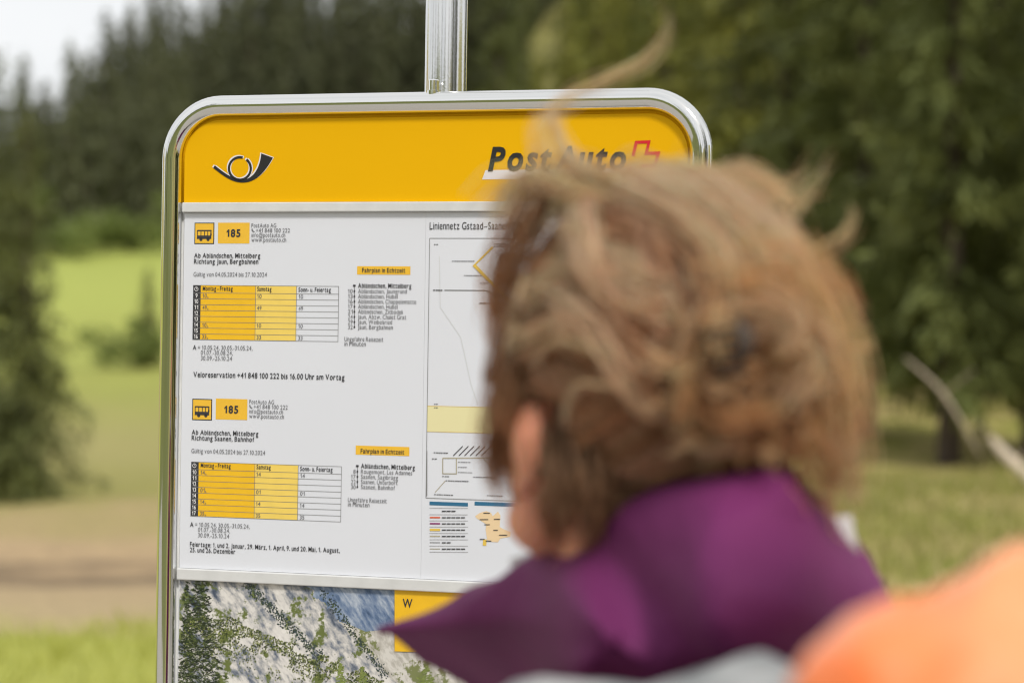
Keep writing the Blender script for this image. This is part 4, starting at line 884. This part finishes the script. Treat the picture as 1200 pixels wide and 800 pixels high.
# --- hiker in orange, close on the right; only the left shoulder reaches into the picture
om = {'skin': M['skin'], 'jacket': M['orange'], 'trousers': M['trouser'], 'shoe': M['shoe'], 'folds': .026, 'drop': .010}
oh, hp2, sh2 = person((.331, .985, gz), R(8), 1.75, (0, .04, 1.640), R(6), om, voxel=.009)
tag(oh, 'person in bright orange jacket close to the camera at the lower right, shoulder only', 'person')
g2 = [SC + q * SR * 1.07 for q in grid]; cv2 = np.array([hp2(*q) for q in g2]); mesh_obj('hair', cv2, cf, M['scalp'], oh, True)
hb = []
for k in range(17):                                     # hood lying in a roll round the back of the neck
    a = R(-200 + 220 * k / 16); hb.append(((.088 * math.cos(a), -.03 + .085 * math.sin(a), sh2 + .055), (.040, .040, .030), 0))
hb += limb([(-.05, -.11, sh2 + .04), (0, -.14, sh2 + .0), (.05, -.11, sh2 + .04)], [.04, .05, .04])
remesh('hood', hb, .008, M['orange'], oh, 4, .02, .05)

# ------------------------------------------------------------------ trees
def spruce_mesh(h, rad, m, seed, per=9, whorl=.42, leaf=.42, bare=.06, dens=10):
    r = np.random.default_rng(seed); V = []; n = 0
    z = h * bare
    while z < h * .985:
        f = z / h; L0 = rad * (1 - f) ** .82 * (.75 + .25 * r.random())
        for k in range(max(4, int(per * (.55 + .45 * (1 - f))))):
            a = r.uniform(0, 6.28); L = L0 * r.uniform(.55, 1.15) + .12; up = .18 * f - .12; m_ = max(3, int(dens * L / rad) + 2)
            for q in range(m_):
                t = (q + r.random()) / m_; rr = L * (.12 + .88 * t); zz = z + L * (up * t - .32 * t * t) + .10 * L * max(0, t - .75) * 2
                c = np.array([math.cos(a) * rr, math.sin(a) * rr, zz]) + r.normal(0, .07, 3) * (1 + L * .2)
                s = leaf * r.uniform(.6, 1.25) * (.55 + .45 * (1 - f)); out = np.array([math.cos(a), math.sin(a), -.35 + r.normal(0, .25)]); sd = np.array([-math.sin(a), math.cos(a), r.normal(0, .25)])
                V.append([c - sd * s * .20, c + out * s * .95 - sd * s * .05, c + out * s * .95 + sd * s * .07, c + sd * s * .20]); dn = np.array([r.normal(0, .3), r.normal(0, .3), -1.0])
                V.append([c - sd * s * .14, c + sd * s * .16, c + out * s * .15 + sd * s * .05 + dn * s * .85, c - sd * s * .06 + dn * s * .75])
        z += whorl * r.uniform(.7, 1.2) * (1 - .35 * f)
    V.append([[-.05, 0, h * .95], [.05, 0, h * .95], [.02, 0, h * 1.02], [-.02, 0, h * 1.02]])
    V = np.array(V).reshape(-1, 3); return big_mesh('crown', V, np.arange(len(V)).reshape(-1, 4), m)
def trunk_mesh(h, r0):
    v, f = sweep([(0.03 * math.sin(z), .03 * math.cos(z * 1.3), z) for z in np.linspace(-.4, h * .97, 9)], list(np.linspace(r0, .02, 9)), 8)
    me = bpy.data.meshes.new('trunk'); me.from_pydata([tuple(q) for q in v], [], f); me.materials.append(M['bark']); return me
KINDS = {}
def kind(key, h, rad, m, seeds, **kw): KINDS[key] = [(spruce_mesh(h, rad, M[m], s, **kw), trunk_mesh(h, h * .013), h) for s in seeds]
kind('near', 17, 2.4, 'needle_mid', (11, 12, 13), per=11, whorl=.42, leaf=.32, dens=28, bare=.10)
kind('dark', 18, 2.6, 'needle_dark', (14, 15), per=11, whorl=.42, leaf=.34, dens=26, bare=.09)
kind('olive', 12, 2.8, 'needle_olive', (16, 17), per=11, whorl=.38, leaf=.36, dens=20, bare=.05)
kind('small', 6.6, 1.35, 'needle_dark', (18, 19), per=9, whorl=.24, leaf=.24, dens=18, bare=.05)
kind('far', 19, 3.9, 'needle_far', (20, 21, 22), per=8, whorl=.75, leaf=1.15, dens=8, bare=.06)
def tree(key, x, y, h, label, group=None, name='spruce_tree', dz=0.0):
    cm, tm, h0 = random.choice(KINDS[key]); s = h / h0
    r = empty(name, (x, y, ground_z(x, y) - .05 + dz), random.uniform(0, 6.28)); w = s * random.uniform(.88, 1.15); r.scale = (w, w, s); tag(r, label, 'tree', group)
    for nm, me in (('trunk', tm), ('crown', cm)): link(bpy.data.objects.new(nm, me), r)
    return r
def at(xpx, d):
    return ray(xpx, 400)[0] * d, d
# two young spruces at the left edge of the meadow
x, y = at(30, 46); tree('small', x, y, 7.4, 'dark young spruce standing alone on the bare bank, left of the sign')
x, y = at(-16, 52); tree('small', x, y, 9.6, 'taller dark spruce cut by the left edge of the picture')
x, y = at(172, 120); tree('small', x, y, 5.0, 'little spruce on the bright meadow, half hidden by the chrome frame')
# wood on the far hillside
G_ = 'spruces of the wood on the far hillside'; far_pts = []
for row, d in enumerate(np.linspace(206, 372, 10)):
    for xp in np.arange(-60, 640, 26 * 290 / d):
        q = (xp + random.uniform(-10, 10), d + random.uniform(-8, 8))
        if 90 < q[0] < 200 and q[1] < 214: continue
        if q[0] > 225 and q[1] < 285: continue
        far_pts.append(q)
for xp, d in far_pts:
    x, y = at(xp, d); tree('far', x, y, (random.uniform(14, 24) if xp > 110 else random.uniform(12, 19)) if d > 290 else random.uniform(11, 18), ('spruce standing on the skyline ridge of the far wood' if d > 350 else 'dark spruce in the dense wood on the far slope below the ridge'), G_)
# right-hand wood, near
near = [(1115, 38, 17, 'near', 'tall spruce with bare grey trunk showing, right of the orange jacket'), (1010, 43, 17, 'near', 'mid green spruce directly behind the bun of the person in purple'), (1215, 40, 18, 'dark', 'dark spruce cut by the right edge of the picture'),
        (920, 50, 19, 'dark', 'dark spruce rising behind the upper right corner of the sign'), (1165, 53, 19, 'dark', 'dark spruce in shade between the bare-trunk spruce and the right edge'), (1060, 56, 20, 'near', 'tall spruce behind the dead branch at the right'),
        (862, 60, 14, 'olive', 'olive green spruce just right of the sign frame'), (968, 64, 20, 'dark', 'dark spruce deep in the wood above the bun')]
for xp, d, h, k, lab in near: x, y = at(xp, d); tree(k, x, y, h, lab)
x, y = at(1290, 36); tree('near', x, y, 15, 'spruce just outside the right edge of the picture')
G2_ = 'spruces filling the wood behind the sign'
for d in (72, 84, 98, 114, 132):
    for xp in np.arange(570, 1290, 66 * 72 / d + 6):
        xx = xp + random.uniform(-22, 22); x, y = at(xx, d + random.uniform(-5, 5)); k = 'olive' if (xx < 840 and random.random() < .65) else random.choice(['dark', 'near', 'dark'])
        tree(k, x, y, random.uniform(9, 13) if k == 'olive' else random.uniform(14, 20), ('olive green young spruce in the wood behind the top of the sign' if k == 'olive' else 'tall spruce in the thick of the wood behind the sign'), G2_)

for i, (ang_, d, h) in enumerate(((165, 40, 15), (150, 46, 17), (205, 38, 14), (228, 52, 16), (262, 44, 13), (128, 40, 16), (186, 60, 18), (244, 62, 18), (280, 70, 15))):  # unseen spruces put behind the viewer for the chrome to mirror
    x, y = d * math.sin(R(ang_)), d * math.cos(R(ang_)); tree('far', x, y, h, 'added spruce behind the viewer, seen only mirrored in the chrome tube and pole', 'spruces mirrored in the chrome')
for i in range(20):                                     # unseen spruces added at the right, mirrored as dark stripes in the pole
    ang_ = random.uniform(108, 140) if i < 11 else random.uniform(26, 56); d = random.uniform(15, 24) if i < 11 else random.uniform(24, 50); x, y = d * math.sin(R(ang_)), d * math.cos(R(ang_)); tree(random.choice(['dark', 'far']), x, y, random.uniform(12, 18), 'added spruce right of the picture, seen only mirrored in the chrome', 'spruces mirrored in the chrome')
# leafy shrubs at the foot of the far wood
def shrub_mesh(seed, m):
    r = np.random.default_rng(seed); V = []
    for q in range(16):
        c = r.normal(0, 1, 3) * np.array([.8, .8, .55]); c[2] = abs(c[2]) + .5; rr = r.uniform(.4, .75)
        for k in range(75):
            d = r.normal(size=3); d /= np.linalg.norm(d); p = c + d * rr * r.uniform(.6, 1.05); a = r.normal(size=3); a /= np.linalg.norm(a); b = np.cross(a, d); s = r.uniform(.09, .18); V.append([p - a * s, p + b * s * .6, p + a * s, p - b * s * .6])
    V = np.array(V).reshape(-1, 3); return big_mesh('foliage', V, np.arange(len(V)).reshape(-1, 4), m)
SH = [shrub_mesh(s, M['leaf_fresh']) for s in (41, 42)]
v, f = sweep([(0, 0, -.2), (.05, 0, .5), (.12, .05, 1.2)], [.06, .045, .02], 6); sme = bpy.data.meshes.new('stem'); sme.from_pydata([tuple(q) for q in v], [], f); sme.materials.append(M['bark'])
for i, (xp, d, s, lab) in enumerate(((88, 192, 3.4, 'pale green leafy shrub at the meadow top, nearest the lone young spruce'), (120, 197, 2.6, 'low pale shrub at the meadow top, between two larger shrubs'), (150, 196, 3.0, 'pale green leafy shrub at the meadow top, nearest the chrome frame'), (165, 118, 1.9, 'small leafy shrub on the meadow slope beside the chrome frame'))):
    x, y = at(xp, d); s *= .62; r = empty('shrub', (x, y, ground_z(x, y) - .1), i * 1.7); r.scale = (s, s, s); tag(r, lab, 'shrub', 'shrubs on the meadow')
    link(bpy.data.objects.new('stem', sme), r); link(bpy.data.objects.new('foliage', SH[i % 2]), r)

# fallen log and dead branch at the right
def on_ground(xp, yp):
    r = ray(xp, yp)
    for d in np.arange(8, 60, .1):
        p = CAM + r * d
        if p[2] <= ground_z(p[0], p[1]) + .07: return p
    return CAM + r * 25
P = [on_ground(1143 + 132 * t, 498 + 127 * t) for t in np.linspace(0, 1, 9)]; P = [P[0] + (P[-1] - P[0]) * t * (1 - .0) + np.array([.02 * math.sin(9 * t), 0, .02 * math.sin(t * 5)]) for t in np.linspace(0, 1, 9)]
log = empty('fallen_log', (P[-1][0], P[-1][1], ground_z(P[-1][0], P[-1][1]))); tag(log, 'pale barkless fallen log lying on the grass at the right edge', 'log'); off = np.array(log.location)
v, f = sweep([p - off for p in P], list(np.linspace(.055, .070, 9)), 10); mesh_obj('log_stem', v, f, M['wood'], log, True)
v, f = sweep([P[5] - off, P[5] - off + np.array([.05, -.06, .14])], [.03, .012], 6); mesh_obj('branch_stub', v, f, M['wood'], log, True)
a = W(1062, 420, 25); b = W(1106, 462, 24); c = W(1150, 535, 23.5)
br = empty('dead_branch', tuple(c)); tag(br, 'thin grey dead branch leaning against the spruces at the right', 'branch'); off = np.array(br.location)
v, f = sweep(catmull([a - off, b - off, c - off], 5), [.014, .016, .018, .020, .021, .021, .019, .016, .013, .010, .008], 8); mesh_obj('branch_stem', v, f, M['dead_wood'], br, True)
v, f = sweep([b - off, b - off + np.array([.3, 0, .25])], [.009, .004], 6); mesh_obj('twig', v, f, M['dead_wood'], br, True)

# grass blades on the banks in view
GV = []; GC = []
for q in range(36000):
    if q % 2: y = random.uniform(6, 27); x = random.triangular(-1, 11, 3)
    else: y = random.uniform(6, 22); x = random.triangular(-9, 1, -3)
    if q % 2 == 0 and q % 3: continue
    if q % 2 == 0 and y > 16.5 + 2 * math.sin(x * 2): continue
    z = ground_z(x, y) - .01; h = random.uniform(.05, .16) * (1.5 if random.random() < .1 else 1); a = random.uniform(0, 6.28); w = .006 + h * .03; dx, dy = math.cos(a) * w, math.sin(a) * w; lx, ly = random.gauss(0, h * .35), random.gauss(0, h * .35)
    GV.append([(x - dx, y - dy, z), (x + dx, y + dy, z), (x + lx * .5 + dx * .6, y + ly * .5 + dy * .6, z + h * .6), (x + lx, y + ly, z + h)])
    c = random.choice([(.20, .225, .045), (.26, .27, .065), (.36, .33, .12), (.45, .38, .18)]) if q % 2 else random.choice([(.36, .38, .08), (.44, .45, .11), (.40, .41, .09)]); GC += [c] * 4
GV = np.array(GV).reshape(-1, 3); go = bpy.data.objects.new('grass', big_mesh('grass', GV, np.arange(len(GV)).reshape(-1, 4), M['grass'], col=np.array(GC))); link(go); tag(go, 'short grass with dry straw on the banks', 'grass', kind='stuff')
